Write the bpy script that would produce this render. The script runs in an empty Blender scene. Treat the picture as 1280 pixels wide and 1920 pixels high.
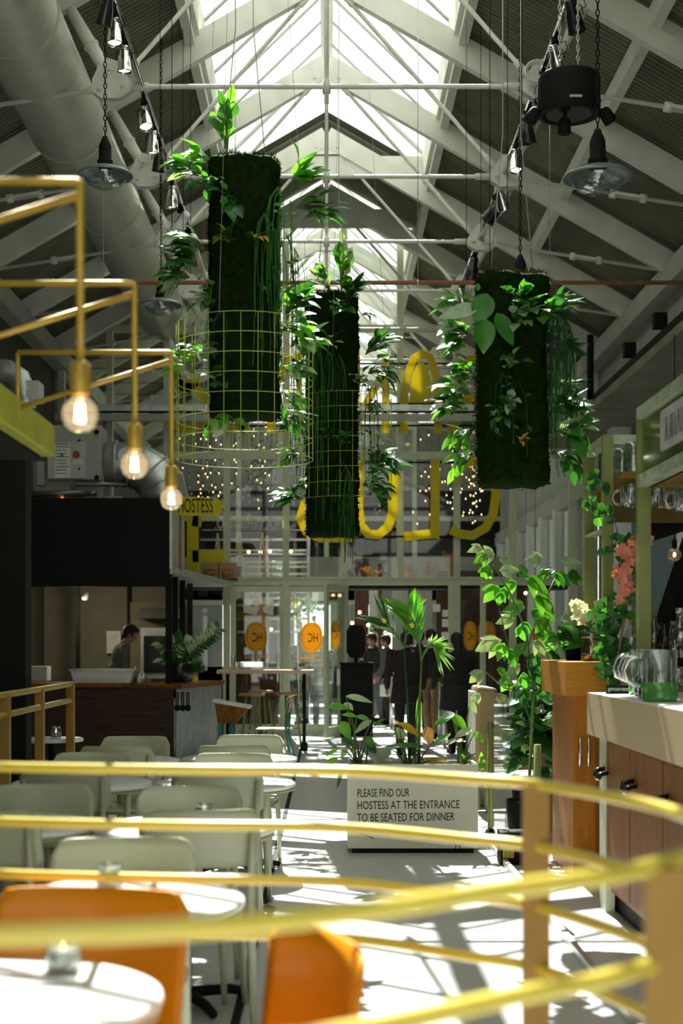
import bpy, bmesh, math, random
from mathutils import Vector, Matrix, Euler, noise
random.seed(7)
SC = bpy.context.scene
COL = SC.collection
PI = math.pi
EYE = 1.5
F = 2700.0            # focal length in pixels of the 1280x1920 frame
VX, VY = 612.0, 1205.0  # vanishing point of the hall axis

# ------------------------------------------------------------------ camera
cam_d = bpy.data.cameras.new('camera')
cam = bpy.data.objects.new('camera', cam_d); COL.objects.link(cam)
cam.location = (0, 0, EYE); cam.rotation_euler = (PI/2, 0, 0)
cam_d.sensor_fit = 'VERTICAL'; cam_d.sensor_height = 36; cam_d.sensor_width = 24
cam_d.lens = F/1920*36
cam_d.shift_x = (640-VX)/1920; cam_d.shift_y = (VY-960)/1920
cam_d.clip_start = .05; cam_d.clip_end = 300
cam_d.dof.use_dof = True; cam_d.dof.focus_distance = 11.5; cam_d.dof.aperture_fstop = 2.2
SC.camera = cam
# ------------------------------------------------------------------ view
SC.view_settings.view_transform = 'Standard'; SC.view_settings.look = 'None'
SC.view_settings.gamma = 1; SC.view_settings.use_curve_mapping = False
SC.view_settings.exposure = 0.35
SC.cycles.use_denoising = True
SC.cycles.max_bounces = 10; SC.cycles.diffuse_bounces = 5; SC.cycles.glossy_bounces = 3
SC.cycles.transparent_max_bounces = 24; SC.cycles.transmission_bounces = 6
SC.cycles.sample_clamp_indirect = 6; SC.cycles.caustics_reflective = False; SC.cycles.caustics_refractive = False
# ------------------------------------------------------------------ sky: pale overexposed haze, horizon band brightened as added fill for camera-facing surfaces
wd = bpy.data.worlds.new('sky'); SC.world = wd; wd.use_nodes = True
nt = wd.node_tree; bg = nt.nodes['Background']
tc = nt.nodes.new('ShaderNodeTexCoord'); sx = nt.nodes.new('ShaderNodeSeparateXYZ')
rp = nt.nodes.new('ShaderNodeValToRGB')
rp.color_ramp.elements[0].position = 0.0; rp.color_ramp.elements[0].color = (1.45, 1.46, 1.30, 1)
rp.color_ramp.elements[1].position = .75; rp.color_ramp.elements[1].color = (.68, .71, .66, 1)
e_ = rp.color_ramp.elements.new(.28); e_.color = (.62, .65, .60, 1)
nt.links.new(tc.outputs['Generated'], sx.inputs[0]); nt.links.new(sx.outputs[2], rp.inputs[0])
nt.links.new(rp.outputs[0], bg.inputs[0]); bg.inputs[1].default_value = 1.0
# ------------------------------------------------------------------ sun through the skylights, from beyond the glass front
sl = bpy.data.lights.new('sun', 'SUN'); sl.energy = 17; sl.angle = math.radians(.3); sl.color = (1, .97, .9)
sun = bpy.data.objects.new('sun', sl); COL.objects.link(sun)
SUND = Vector((.55, -7.4, -8.4)).normalized()
sun.rotation_euler = SUND.to_track_quat('-Z', 'Y').to_euler(); sun.location = (0, 30, 30)

# ------------------------------------------------------------------ helpers
def P(px, py, d):
    return Vector(((px-VX)*d/F, d, EYE+(VY-py)*d/F))

def tag(o, label=None, cat=None, group=None, kind=None):
    if label: o['label'] = label
    if cat: o['category'] = cat
    if group: o['group'] = group
    if kind: o['kind'] = kind
    return o

def thing(name, label, cat, loc=(0, 0, 0), rz=0, group=None):
    o = bpy.data.objects.new(name, None); COL.objects.link(o); o.empty_display_size = .1
    o.location = loc; o.rotation_euler = (0, 0, rz)
    return tag(o, label, cat, group)

def copy_tree(o, parent=None):
    c = o.copy(); COL.objects.link(c)
    if parent: c.parent = parent
    for ch in [k for k in bpy.data.objects if k.parent == o]: copy_tree(ch, c)
    return c

def dup(o, loc, rz=None, label=None, group=None):
    kids = {}
    def rec(a, par):
        c = a.copy(); COL.objects.link(c)
        if par: c.parent = par
        for ch in a.children: rec(ch, c)
        return c
    c = rec(o, None); c.location = loc
    if rz is not None: c.rotation_euler = (0, 0, rz)
    if label: c['label'] = label
    if group: c['group'] = group
    return c

def frame_of(d, up=Vector((0, 0, 1))):
    d = Vector(d).normalized()
    u = up if abs(d.dot(up)) < .98 else Vector((1, 0, 0))
    x = d.cross(u).normalized(); y = x.cross(d).normalized()
    return Matrix((x, y, d)).transposed()      # columns x, y, d

class MB:
    def __init__(s): s.v = []; s.f = []; s.m = []; s.sm = []
    def add(s, vs, fs, mi=0, smooth=False, M=None):
        b = len(s.v)
        for q in vs:
            q = Vector(q); s.v.append(M @ q if M is not None else q)
        for f in fs:
            s.f.append([b+i for i in f]); s.m.append(mi); s.sm.append(smooth)
        return s
    def box(s, x0, x1, y0, y1, z0, z1, mi=0, M=None):
        vs = [(x, y, z) for z in (z0, z1) for y in (y0, y1) for x in (x0, x1)]
        fs = [(0, 2, 3, 1), (4, 5, 7, 6), (0, 1, 5, 4), (2, 6, 7, 3), (0, 4, 6, 2), (1, 3, 7, 5)]
        return s.add(vs, fs, mi, False, M)
    def bar(s, a, b, w, h, mi=0, up=Vector((0, 0, 1))):
        a = Vector(a); b = Vector(b); R = frame_of(b-a, up)
        M = Matrix.Translation(a) @ R.to_4x4()
        return s.box(-w/2, w/2, -h/2, h/2, 0, (b-a).length, mi, M)
    def tube(s, pts, r, n=8, closed=False, cap=True, mi=0, smooth=True):
        pts = [Vector(p) for p in pts]; k = len(pts)
        rs = r if isinstance(r, (list, tuple)) else [r]*k
        vs = []; fs = []; prev = None
        for i, p in enumerate(pts):
            if closed: t = pts[(i+1) % k]-pts[i-1]
            else: t = pts[min(i+1, k-1)]-pts[max(i-1, 0)]
            if t.length < 1e-9: t = Vector((0, 0, 1))
            t.normalize()
            if prev is None:
                R = frame_of(t); x = R.col[0].copy()
            else:
                x = prev-t*prev.dot(t)
                x = x.normalized() if x.length > 1e-6 else frame_of(t).col[0].copy()
            prev = x; y = t.cross(x)
            for j in range(n):
                a = 2*PI*j/n; vs.append(p+(x*math.cos(a)+y*math.sin(a))*rs[i])
        for i in range(k if closed else k-1):
            for j in range(n):
                a = i*n+j; b = i*n+(j+1) % n; i2 = (i+1) % k
                fs.append((a, b, i2*n+(j+1) % n, i2*n+j))
        s.add(vs, fs, mi, smooth)
        if cap and not closed:
            b = len(s.v)-len(vs)
            s.f.append([b+j for j in range(n)][::-1]); s.m.append(mi); s.sm.append(False)
            s.f.append([b+(k-1)*n+j for j in range(n)]); s.m.append(mi); s.sm.append(False)
        return s
    def lathe(s, prof, n=24, M=None, mi=0, smooth=True, cap=False):
        vs = []; fs = []
        for r, z in prof:
            for j in range(n):
                a = 2*PI*j/n; vs.append((r*math.cos(a), r*math.sin(a), z))
        for i in range(len(prof)-1):
            for j in range(n):
                fs.append((i*n+j, i*n+(j+1) % n, (i+1)*n+(j+1) % n, (i+1)*n+j))
        if cap:
            fs.append([j for j in range(n)][::-1]); fs.append([(len(prof)-1)*n+j for j in range(n)])
        return s.add(vs, fs, mi, smooth, M)
    def prism(s, poly, t0, t1, M=None, mi=0):
        """poly in local xz plane, thickness along y from t0 to t1"""
        n = len(poly)
        vs = [(x, t0, z) for x, z in poly]+[(x, t1, z) for x, z in poly]
        fs = [tuple(range(n)), tuple(range(2*n-1, n-1, -1))]
        fs += [(i, i+n, (i+1) % n+n, (i+1) % n) for i in range(n)]
        return s.add(vs, fs, mi, False, M)
    def ribbon(s, pts, w, t0, t1, M=None, mi=0):
        """flat stroke of width w along pts in the local xz plane, thickness along y"""
        n = len(pts); L = []; R = []
        for i in range(n):
            a = pts[max(i-1, 0)]; b = pts[min(i+1, n-1)]
            dx, dz = b[0]-a[0], b[1]-a[1]; l = math.hypot(dx, dz) or 1
            nx, nz = -dz/l*w/2, dx/l*w/2
            L.append((pts[i][0]+nx, pts[i][1]+nz)); R.append((pts[i][0]-nx, pts[i][1]-nz))
        for i in range(n-1):
            s.prism([L[i], L[i+1], R[i+1], R[i]], t0, t1, M, mi)
        return s
    def ell(s, c, r, n=12, m=8, mi=0, M=None):
        r = r if isinstance(r, (tuple, list)) else (r, r, r)
        vs = []; fs = []
        for i in range(1, m):
            t = PI*i/m
            for j in range(n):
                a = 2*PI*j/n
                vs.append((c[0]+r[0]*math.sin(t)*math.cos(a), c[1]+r[1]*math.sin(t)*math.sin(a), c[2]-r[2]*math.cos(t)))
        b0 = len(vs); vs += [(c[0], c[1], c[2]-r[2]), (c[0], c[1], c[2]+r[2])]
        for i in range(m-2):
            for j in range(n): fs.append((i*n+j, i*n+(j+1) % n, (i+1)*n+(j+1) % n, (i+1)*n+j))
        for j in range(n):
            fs.append((b0, (j+1) % n, j)); fs.append((b0+1, (m-2)*n+j, (m-2)*n+(j+1) % n))
        return s.add(vs, fs, mi, True, M)
    def leaf(s, base, dirv, nrm, L, W, bend=.25, mi=0, seg=5, fold=.12, tip=1.0):
        """one curved leaf blade: midrib along dirv bending against nrm"""
        d = Vector(dirv).normalized(); n = Vector(nrm); n = (n-d*n.dot(d))
        n = n.normalized() if n.length > 1e-5 else frame_of(d).col[1].copy()
        x = d.cross(n); vs = []; fs = []
        for i in range(seg+1):
            t = i/seg
            w = W*.5*(math.sin(PI*min(1, t**.75*tip))**.85 if 0 < t < 1 else .03)
            c = Vector(base)+d*(L*t*(1-.25*bend*t))-n*(L*bend*t*t)
            for k in (-1, 0, 1):
                vs.append(c+x*(w*k)+n*(abs(k)*w*fold*2))
        for i in range(seg):
            for k in range(2):
                a = i*3+k; fs.append((a, a+1, a+4, a+3))
        return s.add(vs, fs, mi, True)
    def build(s, name, mat, parent=None, world=True, bevel=0, label=None, cat=None, group=None, kind=None, solid=0, seg=2, base=None):
        off = Vector((0, 0, 0))
        if parent is not None:
            if world:
                p = parent
                while p is not None: off += Vector(p.location); p = p.parent
        elif base is not None: off = Vector(base)
        elif world and s.v:
            xs = [v.x for v in s.v]; ys = [v.y for v in s.v]; zs = [v.z for v in s.v]
            off = Vector(((min(xs)+max(xs))/2, (min(ys)+max(ys))/2, min(zs)))
        me = bpy.data.meshes.new(name)
        me.from_pydata([tuple(v-off) for v in s.v], [], s.f)
        mats = mat if isinstance(mat, (list, tuple)) else [mat]
        for m in mats: me.materials.append(m)
        me.polygons.foreach_set('material_index', s.m); me.polygons.foreach_set('use_smooth', s.sm)
        me.update()
        o = bpy.data.objects.new(name, me); COL.objects.link(o)
        if parent is not None: o.parent = parent
        else: o.location = off
        if bevel:
            b = o.modifiers.new('bevel', 'BEVEL'); b.width = bevel; b.segments = seg; b.limit_method = 'ANGLE'
            b.harden_normals = False
        if solid:
            b = o.modifiers.new('solid', 'SOLIDIFY'); b.thickness = solid
        return tag(o, label, cat, group, kind)

def text_into(mb, txt, M, size, sx=1.0, depth=.002, mi=0, align='LEFT', mirror=False, space=1.0):
    """filled lettering in the local xz plane of M, facing -y"""
    cu = bpy.data.curves.new('t', 'FONT'); cu.body = txt; cu.size = size; cu.extrude = depth/2; cu.align_x = align
    cu.space_line = space; cu.resolution_u = 3
    o = bpy.data.objects.new('t', cu); COL.objects.link(o)
    dg = bpy.context.evaluated_depsgraph_get(); me = o.evaluated_get(dg).to_mesh()
    k = -sx if mirror else sx
    vs = [(v.co.x*k, -v.co.z, v.co.y) for v in me.vertices]
    fs = [tuple(p.vertices) for p in me.polygons]
    mb.add(vs, fs, mi, False, M)
    o.evaluated_get(dg).to_mesh_clear(); bpy.data.objects.remove(o); bpy.data.curves.remove(cu)

# ------------------------------------------------------------------ materials
def mat(name, col, rough=.5, metal=0, nscale=0, namt=.15, bump=0, bscale=40, spec=.5, emit=None, estr=0, coat=0, alpha=1):
    m = bpy.data.materials.new(name); m.use_nodes = True
    nt = m.node_tree; b = nt.nodes['Principled BSDF']
    c = (*col, 1)
    b.inputs['Base Color'].default_value = c; b.inputs['Roughness'].default_value = rough
    b.inputs['Metallic'].default_value = metal; b.inputs['Specular IOR Level'].default_value = spec
    if coat: b.inputs['Coat Weight'].default_value = coat; b.inputs['Coat Roughness'].default_value = .1
    if emit: b.inputs['Emission Color'].default_value = (*emit, 1); b.inputs['Emission Strength'].default_value = estr
    tc = nt.nodes.new('ShaderNodeTexCoord')
    if not nscale: nscale = 6
    n = nt.nodes.new('ShaderNodeTexNoise'); n.inputs['Scale'].default_value = nscale; n.inputs['Detail'].default_value = 4
    r = nt.nodes.new('ShaderNodeValToRGB')
    r.color_ramp.elements[0].position = .3; r.color_ramp.elements[1].position = .7
    r.color_ramp.elements[0].color = (*[x*(1-namt) for x in col], 1)
    r.color_ramp.elements[1].color = (*[min(1, x*(1+namt)) for x in col], 1)
    nt.links.new(tc.outputs['Object'], n.inputs[0]); nt.links.new(n.outputs[0], r.inputs[0]); nt.links.new(r.outputs[0], b.inputs['Base Color'])
    if bump:
        n2 = nt.nodes.new('ShaderNodeTexNoise'); n2.inputs['Scale'].default_value = bscale; n2.inputs['Detail'].default_value = 4
        bp = nt.nodes.new('ShaderNodeBump'); bp.inputs['Strength'].default_value = bump; bp.inputs['Distance'].default_value = .01
        nt.links.new(tc.outputs['Object'], n2.inputs[0]); nt.links.new(n2.outputs[0], bp.inputs['Height']); nt.links.new(bp.outputs[0], b.inputs['Normal'])
    return m

def glass_mat(name, tint=(.93, .96, .94), gloss=.12, rough=.02, haze=0):
    """thin pane: lets light straight through, reflects by angle, optional translucent haze"""
    m = bpy.data.materials.new(name); m.use_nodes = True; nt = m.node_tree
    for n in list(nt.nodes):
        if n.type != 'OUTPUT_MATERIAL': nt.nodes.remove(n)
    out = [n for n in nt.nodes if n.type == 'OUTPUT_MATERIAL'][0]
    t = nt.nodes.new('ShaderNodeBsdfTransparent'); t.inputs[0].default_value = (*tint, 1)
    g = nt.nodes.new('ShaderNodeBsdfGlossy'); g.inputs['Roughness'].default_value = rough
    lw = nt.nodes.new('ShaderNodeLayerWeight'); lw.inputs[0].default_value = .5
    pw = nt.nodes.new('ShaderNodeMath'); pw.operation = 'POWER'; pw.inputs[1].default_value = 4
    mm = nt.nodes.new('ShaderNodeMath'); mm.operation = 'MULTIPLY_ADD'; mm.inputs[1].default_value = .5; mm.inputs[2].default_value = gloss*.6
    mx = nt.nodes.new('ShaderNodeMixShader')
    nt.links.new(lw.outputs['Facing'], pw.inputs[0]); nt.links.new(pw.outputs[0], mm.inputs[0]); nt.links.new(mm.outputs[0], mx.inputs[0])
    nt.links.new(t.outputs[0], mx.inputs[1]); nt.links.new(g.outputs[0], mx.inputs[2])
    last = mx.outputs[0]
    if haze:
        df = nt.nodes.new('ShaderNodeBsdfTranslucent'); df.inputs[0].default_value = (.9, .92, .9, 1)
        m2 = nt.nodes.new('ShaderNodeMixShader'); m2.inputs[0].default_value = haze
        nt.links.new(last, m2.inputs[1]); nt.links.new(df.outputs[0], m2.inputs[2]); last = m2.outputs[0]
    nt.links.new(last, out.inputs[0])
    return m

def leaf_mat(name, col, trans=.35, rough=.35, namt=.35, nscale=14, vein=None):
    m = mat(name, col, rough, nscale=nscale, namt=namt); nt = m.node_tree
    b = nt.nodes['Principled BSDF']; out = [n for n in nt.nodes if n.type == 'OUTPUT_MATERIAL'][0]
    tr = nt.nodes.new('ShaderNodeBsdfTranslucent'); tr.inputs[0].default_value = (min(1, col[0]*2.2+.03), min(1, col[1]*2.4+.05), col[2]*.9, 1)
    mx = nt.nodes.new('ShaderNodeMixShader'); mx.inputs[0].default_value = trans
    nt.links.new(b.outputs[0], mx.inputs[1]); nt.links.new(tr.outputs[0], mx.inputs[2]); nt.links.new(mx.outputs[0], out.inputs[0])
    return m

def wood_mat(name, c1, c2, scale=3, rough=.45, axis=(1, 12, 12)):
    m = mat(name, c1, rough); nt = m.node_tree
    for n in list(nt.nodes):
        if n.type in ('TEX_NOISE', 'VALTORGB'): nt.nodes.remove(n)
    b = nt.nodes['Principled BSDF']; tc = nt.nodes['Texture Coordinate']
    mp = nt.nodes.new('ShaderNodeMapping'); mp.inputs['Scale'].default_value = axis
    n = nt.nodes.new('ShaderNodeTexNoise'); n.inputs['Scale'].default_value = scale; n.inputs['Detail'].default_value = 6; n.inputs['Distortion'].default_value = .6
    r = nt.nodes.new('ShaderNodeValToRGB'); r.color_ramp.elements[0].position = .35; r.color_ramp.elements[1].position = .68
    r.color_ramp.elements[0].color = (*c1, 1); r.color_ramp.elements[1].color = (*c2, 1)
    nt.links.new(tc.outputs['Object'], mp.inputs[0]); nt.links.new(mp.outputs[0], n.inputs[0]); nt.links.new(n.outputs[0], r.inputs[0]); nt.links.new(r.outputs[0], b.inputs['Base Color'])
    return m

def film_mat(name, col, t):
    """yellow acrylic: passes part of the light falling on its back"""
    m = mat(name, col, .35, namt=.06); nt = m.node_tree
    b = nt.nodes['Principled BSDF']; out = [n for n in nt.nodes if n.type == 'OUTPUT_MATERIAL'][0]
    tr = nt.nodes.new('ShaderNodeBsdfTranslucent'); tr.inputs[0].default_value = (*col, 1)
    mx = nt.nodes.new('ShaderNodeMixShader'); mx.inputs[0].default_value = t
    nt.links.new(b.outputs[0], mx.inputs[1]); nt.links.new(tr.outputs[0], mx.inputs[2]); nt.links.new(mx.outputs[0], out.inputs[0])
    return m
ORDN = ['first', 'second', 'third', 'fourth', 'fifth', 'sixth', 'seventh', 'eighth', 'ninth', 'tenth', 'eleventh', 'twelfth', 'thirteenth', 'fourteenth', 'fifteenth', 'sixteenth', 'seventeenth', 'eighteenth', 'nineteenth', 'twentieth']
M = {}
M['steel'] = mat('painted_steel', (.68, .69, .60), .5, namt=.12, bump=.2, bscale=60)
M['beam'] = mat('painted_timber', (.68, .69, .60), .6, namt=.12, nscale=3)
M['deck'] = mat('roof_deck', (.18, .18, .12), .8, namt=.2, nscale=2)
M['sage'] = mat('sage_frame_paint', (.54, .57, .40), .45, namt=.08)
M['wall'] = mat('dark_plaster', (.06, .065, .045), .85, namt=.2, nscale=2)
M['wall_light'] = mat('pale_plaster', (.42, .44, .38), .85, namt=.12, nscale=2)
M['black'] = mat('black_paint', (.009, .009, .008), .7, spec=.15)
M['black_gloss'] = mat('black_gloss', (.01, .01, .01), .25)
M['yellow'] = film_mat('yellow_paint', (.78, .67, .015), .5)
M['ochre'] = mat('ochre_rail_paint', (.80, .64, .09), .3, namt=.06, coat=.4)
M['brass'] = mat('ochre_metal', (.50, .33, .05), .35, metal=.3)
M['olive'] = mat('olive_paint', (.40, .42, .04), .5, namt=.12)
M['olive_frame'] = mat('olive_frame_paint', (.21, .24, .06), .4, namt=.15)
M['chrome'] = mat('chrome', (.75, .76, .76), .12, metal=1)
M['galv'] = mat('galvanised_steel', (.52, .55, .52), .38, metal=.7, namt=.2, nscale=8)
M['duct'] = mat('duct_paint', (.44, .46, .37), .45, metal=.2, namt=.1)
M['rust'] = mat('rust_pipe', (.28, .12, .05), .6, namt=.3)
M['white'] = mat('white_paint', (.80, .81, .77), .5, namt=.06)
M['paper'] = mat('paper', (.75, .75, .70), .8)
M['chair'] = mat('sage_chair_lacquer', (.42, .44, .30), .38, namt=.06, coat=.1)
M['table_top'] = mat('table_top_laminate', (.80, .81, .80), .3, namt=.04)
M['orange'] = mat('orange_plywood', (.72, .25, .004), .4, namt=.08, coat=.1, spec=.25)
M['glass'] = glass_mat('clear_glass')
M['roofglass'] = glass_mat('roof_glass', (.95, .98, .97), .02, haze=.22)  # haze added so the sun whitens the panes and lightens the hall
M['jar'] = glass_mat('jar_glass', (.86, .90, .88), .35, .03)
M['bulbglass'] = glass_mat('amber_bulb_glass', (.95, .74, .48), .3, .05, haze=.08)
M['bulbclear'] = glass_mat('clear_bulb_glass', (.97, .96, .93), .5, .03)
M['glow'] = mat('filament', (1, .8, .5), .5, emit=(1, .72, .42), estr=30)
M['glow_small'] = mat('small_filament', (1, .7, .4), .5, emit=(1, .60, .28), estr=7)
M['moss'] = leaf_mat('moss', (.007, .020, .002), .1, .9, .5, 30)
M['moss_dark'] = mat('moss_dark', (.010, .018, .006), .95, nscale=25, namt=.5)
M['leaf_d'] = leaf_mat('leaf_dark', (.018, .10, .028), .25, .3)
M['leaf_m'] = leaf_mat('leaf_mid', (.05, .20, .03), .35, .3)
M['leaf_l'] = leaf_mat('leaf_bright', (.12, .32, .035), .4, .35)
M['leaf_p'] = leaf_mat('leaf_pale', (.33, .43, .29), .2, .25, .3)  # true pale leaves; on the tall plant a grey-white sheen painted as colour
M['leaf_y'] = leaf_mat('leaf_yellowing', (.55, .30, .02), .3, .4)
M['stem'] = leaf_mat('stem_green', (.12, .20, .05), .2, .5)
for k_ in ('moss', 'moss_dark'): M[k_].node_tree.nodes['Principled BSDF'].inputs['Specular IOR Level'].default_value = .08
M['soil'] = mat('soil', (.05, .035, .02), .95, nscale=40, namt=.4)
M['oak'] = wood_mat('honey_wood', (.46, .17, .012), (.60, .26, .028), 3)
M['oak_v'] = wood_mat('honey_wood_upright', (.36, .12, .008), (.50, .19, .016), 3, axis=(10, 10, 1))
M['walnut'] = wood_mat('brown_wood', (.17, .055, .006), (.29, .11, .016), 3, axis=(10, 10, 1))
M['darkwood'] = wood_mat('dark_wood', (.035, .018, .010), (.075, .04, .022), 3, rough=.6)
M['beige'] = mat('beige_worktop', (.50, .39, .22), .5, namt=.08, nscale=60)
M['tan'] = mat('tan_leather', (.30, .20, .09), .5, bump=.2)
M['cream'] = mat('cream_panel', (.68, .68, .55), .55, namt=.05)
M['floor'] = mat('painted_concrete', (.60, .62, .63), .3, namt=.06, nscale=1.5, bump=.05, bscale=8)
M['wire'] = mat('lime_wire', (.42, .52, .10), .35, namt=.05)
M['pink'] = leaf_mat('pink_petal', (.80, .28, .24), .3, .5, .2)
M['petal_w'] = leaf_mat('white_petal', (.75, .76, .62), .3, .5, .1)
M['teal'] = mat('teal_metal', (.05, .20, .16), .4, metal=.2)
M['skin'] = mat('skin', (.42, .22, .14), .5, namt=.06)
M['hair'] = mat('dark_hair', (.012, .009, .007), .6)
M['brick'] = mat('brick', (.10, .04, .03), .8)
M['blue_wall'] = mat('blue_plaster', (.13, .19, .20), .85)

M['dry'] = leaf_mat('dried_orange', (.62, .28, .10), .2, .7)
M['dusty'] = leaf_mat('dried_brown', (.30, .14, .08), .2, .7)
M['pale_wood'] = wood_mat('pale_wood', (.62, .42, .28), (.72, .52, .36), 4)
M['crate'] = wood_mat('crate_wood', (.32, .17, .06), (.42, .24, .09), 4)
M['kwall'] = mat('kitchen_wall', (.16, .15, .10), .6)
M['kboard'] = mat('kitchen_board', (.20, .175, .10), .6)
M['unit'] = mat('unit_grey', (.36, .38, .33), .5, namt=.06)
M['unit_light'] = mat('unit_light_grey', (.50, .52, .47), .5, namt=.06)
M['sticker'] = film_mat('sticker_yellow', (.88, .52, .015), .5)
M['far_wall'] = mat('far_wall', (.30, .31, .27), .8, nscale=1, namt=.3)
M['ochre_mid'] = mat('ochre_booth_paint', (.42, .33, .05), .4, namt=.15)
M['glaze_bar'] = mat('glazing_bar_grey', (.34, .37, .36), .5)
M['red'] = mat('red_plastic', (.35, .03, .02), .4)
M['green'] = mat('green_plastic', (.02, .22, .10), .4)
M['pipe'] = mat('dull_pipe', (.22, .23, .20), .4, metal=.6)
M['glow_red'] = mat('red_indicator', (1, .3, .1), .5, emit=(1, .2, .05), estr=2)
M['table_rim'] = mat('table_rim_green', (.30, .34, .16), .4)
M['olive_light'] = mat('olive_rail_light', (.42, .48, .34), .3, metal=.2, namt=.3, nscale=9)
M['olive_mirror'] = mat('olive_panel', (.20, .22, .09), .12, metal=.5, namt=.3)
M['brownshelf'] = mat('brown_shelf', (.20, .12, .01), .5)
M['plate'] = mat('sign_plate', (.50, .48, .46), .5)
M['lettergrey'] = mat('plate_letter_grey', (.16, .16, .15), .5)
M['jar_white'] = glass_mat('bright_handle_glass', (.8, .84, .8), .9, .15)
M['liq_green'] = mat('bright_green_glass', (.06, .30, .04), .15, coat=.5)
M['liq_dark'] = mat('dark_green_glass', (.01, .09, .03), .12, coat=.5)
M['liq_blue'] = mat('blue_glass', (.02, .08, .18), .15, coat=.5)
M['redtop'] = mat('reddish_table', (.25, .10, .05), .4)
M['leaf_bloom'] = leaf_mat('lemon_bloom', (.80, .72, .12), .3, .5, .1)
M['ochre_dark'] = mat('ochre_post_paint', (.34, .18, .012), .35, namt=.12)
for k_ in ('walnut', 'oak', 'oak_v', 'darkwood'): M[k_].node_tree.nodes['Principled BSDF'].inputs['Specular IOR Level'].default_value = .25
M['leaf_b'] = leaf_mat('leaf_fresh', (.09, .26, .03), .35, .35)
# ================================================================== THE SETTING
W = 4.4; Y0 = -4.0; Y1 = 36.0; YF = 23.3
def zdeck(x): return 8.93-.575*abs(x)
def S(mb, name, m, **k): return mb.build(name, m, kind='structure', **k)
S(MB().box(-W-.3, W+.3, Y0, Y1, -.2, 0), 'floor', M['floor'])
# drain slots set in the floor on both sides of the aisle
for x in (-.36, 1.22):
    S(MB().box(x-.018, x+.018, 4.0, 23.0, 0, .006), 'trim_floor_slot', M['black'])
# side walls
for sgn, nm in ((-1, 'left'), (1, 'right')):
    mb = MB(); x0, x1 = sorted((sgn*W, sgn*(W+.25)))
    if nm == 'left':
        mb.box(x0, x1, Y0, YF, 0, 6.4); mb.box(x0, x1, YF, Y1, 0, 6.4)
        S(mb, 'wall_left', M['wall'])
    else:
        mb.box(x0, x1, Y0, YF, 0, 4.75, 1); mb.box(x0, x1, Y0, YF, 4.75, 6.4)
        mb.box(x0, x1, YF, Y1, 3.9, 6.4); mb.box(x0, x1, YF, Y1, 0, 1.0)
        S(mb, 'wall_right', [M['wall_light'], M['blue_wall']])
# glazed gable behind the camera and at the far end
def gable(y, nm, m):
    mb = MB()
    for x in (-4.4, -2.2, 0, 2.2, 4.4): mb.box(x-.06, x+.06, y-.05, y+.05, 0, zdeck(x)-.1)
    for z in (0.05, 2.5, 4.6, 6.2): mb.box(-4.4, 4.4, y-.04, y+.04, z-.06, z+.06)
    for s in (-1, 1): mb.bar((0, y, 8.7), (s*4.6, y, 6.1), .1, .14)
    S(mb, nm, m)
gable(Y0, 'wall_back', M['sage']); gable(Y1, 'window_far', M['sage'])
S(MB().box(-4.4, 4.4, Y1, Y1+.1, 3.0, 5.3), 'wall_far', M['black'])
S(MB().box(-4.4, 4.4, Y1, Y1+.1, 5.3, 7.0), 'wall_far', M['far_wall'])
S(MB().box(-4.4, -2.6, Y1, Y1+.1, 0, 3.0).box(-1.6, -.8, Y1, Y1+.1, 0, 3.0).box(.1, 1.0, Y1, Y1+.1, 0, 3).box(1.7, 4.4, Y1, Y1+.1, 0, 3).box(-4.4, 4.4, Y1, Y1+.1, 0, .9).box(-4.4, 4.4, Y1, Y1+.1, 2.5, 3.0), 'wall_far', M['far_wall'])
# corrugated roof deck: both slopes below the skylight, the full slope in the closed bay
def slope(sgn, xa, xb, ya, yb):
    mb = MB(); vs = []; fs = []; p = .085; n = int((yb-ya)/p)
    prof = []
    for i in range(n+1):
        y = ya+i*(yb-ya)/n; q = (yb-ya)/n
        prof += [(y, 0), (y+q*.45, 0), (y+q*.55, .03), (y+q*.95, .03)]
    for y, h in prof:
        for x in (xa, xb): vs.append((sgn*x, y, zdeck(x)+h))
    for i in range(len(prof)-1): fs.append((2*i, 2*i+1, 2*i+3, 2*i+2))
    mb.add(vs, fs)
    # outer skin closes the roof to the sky
    mb.add([(sgn*xa, ya, zdeck(xa)+.12), (sgn*xb, ya, zdeck(xb)+.12), (sgn*xb, yb, zdeck(xb)+.12), (sgn*xa, yb, zdeck(xa)+.12)], [(0, 1, 2, 3)])
    return mb
TR = [12.95+2.5*k for k in range(-6, 14)]
bays = [(Y0-.2, TR[3]-2.5*1)] 
for s in (-1, 1):
    S(slope(s, 1.4, 4.75, Y0, Y1), 'ceiling', M['deck'])
    S(slope(s, 0, 1.4, 20.45, 22.95), 'ceiling', M['deck'])
    S(slope(s, 0, 1.4, Y0, -1.5), 'ceiling', M['deck'])
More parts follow.
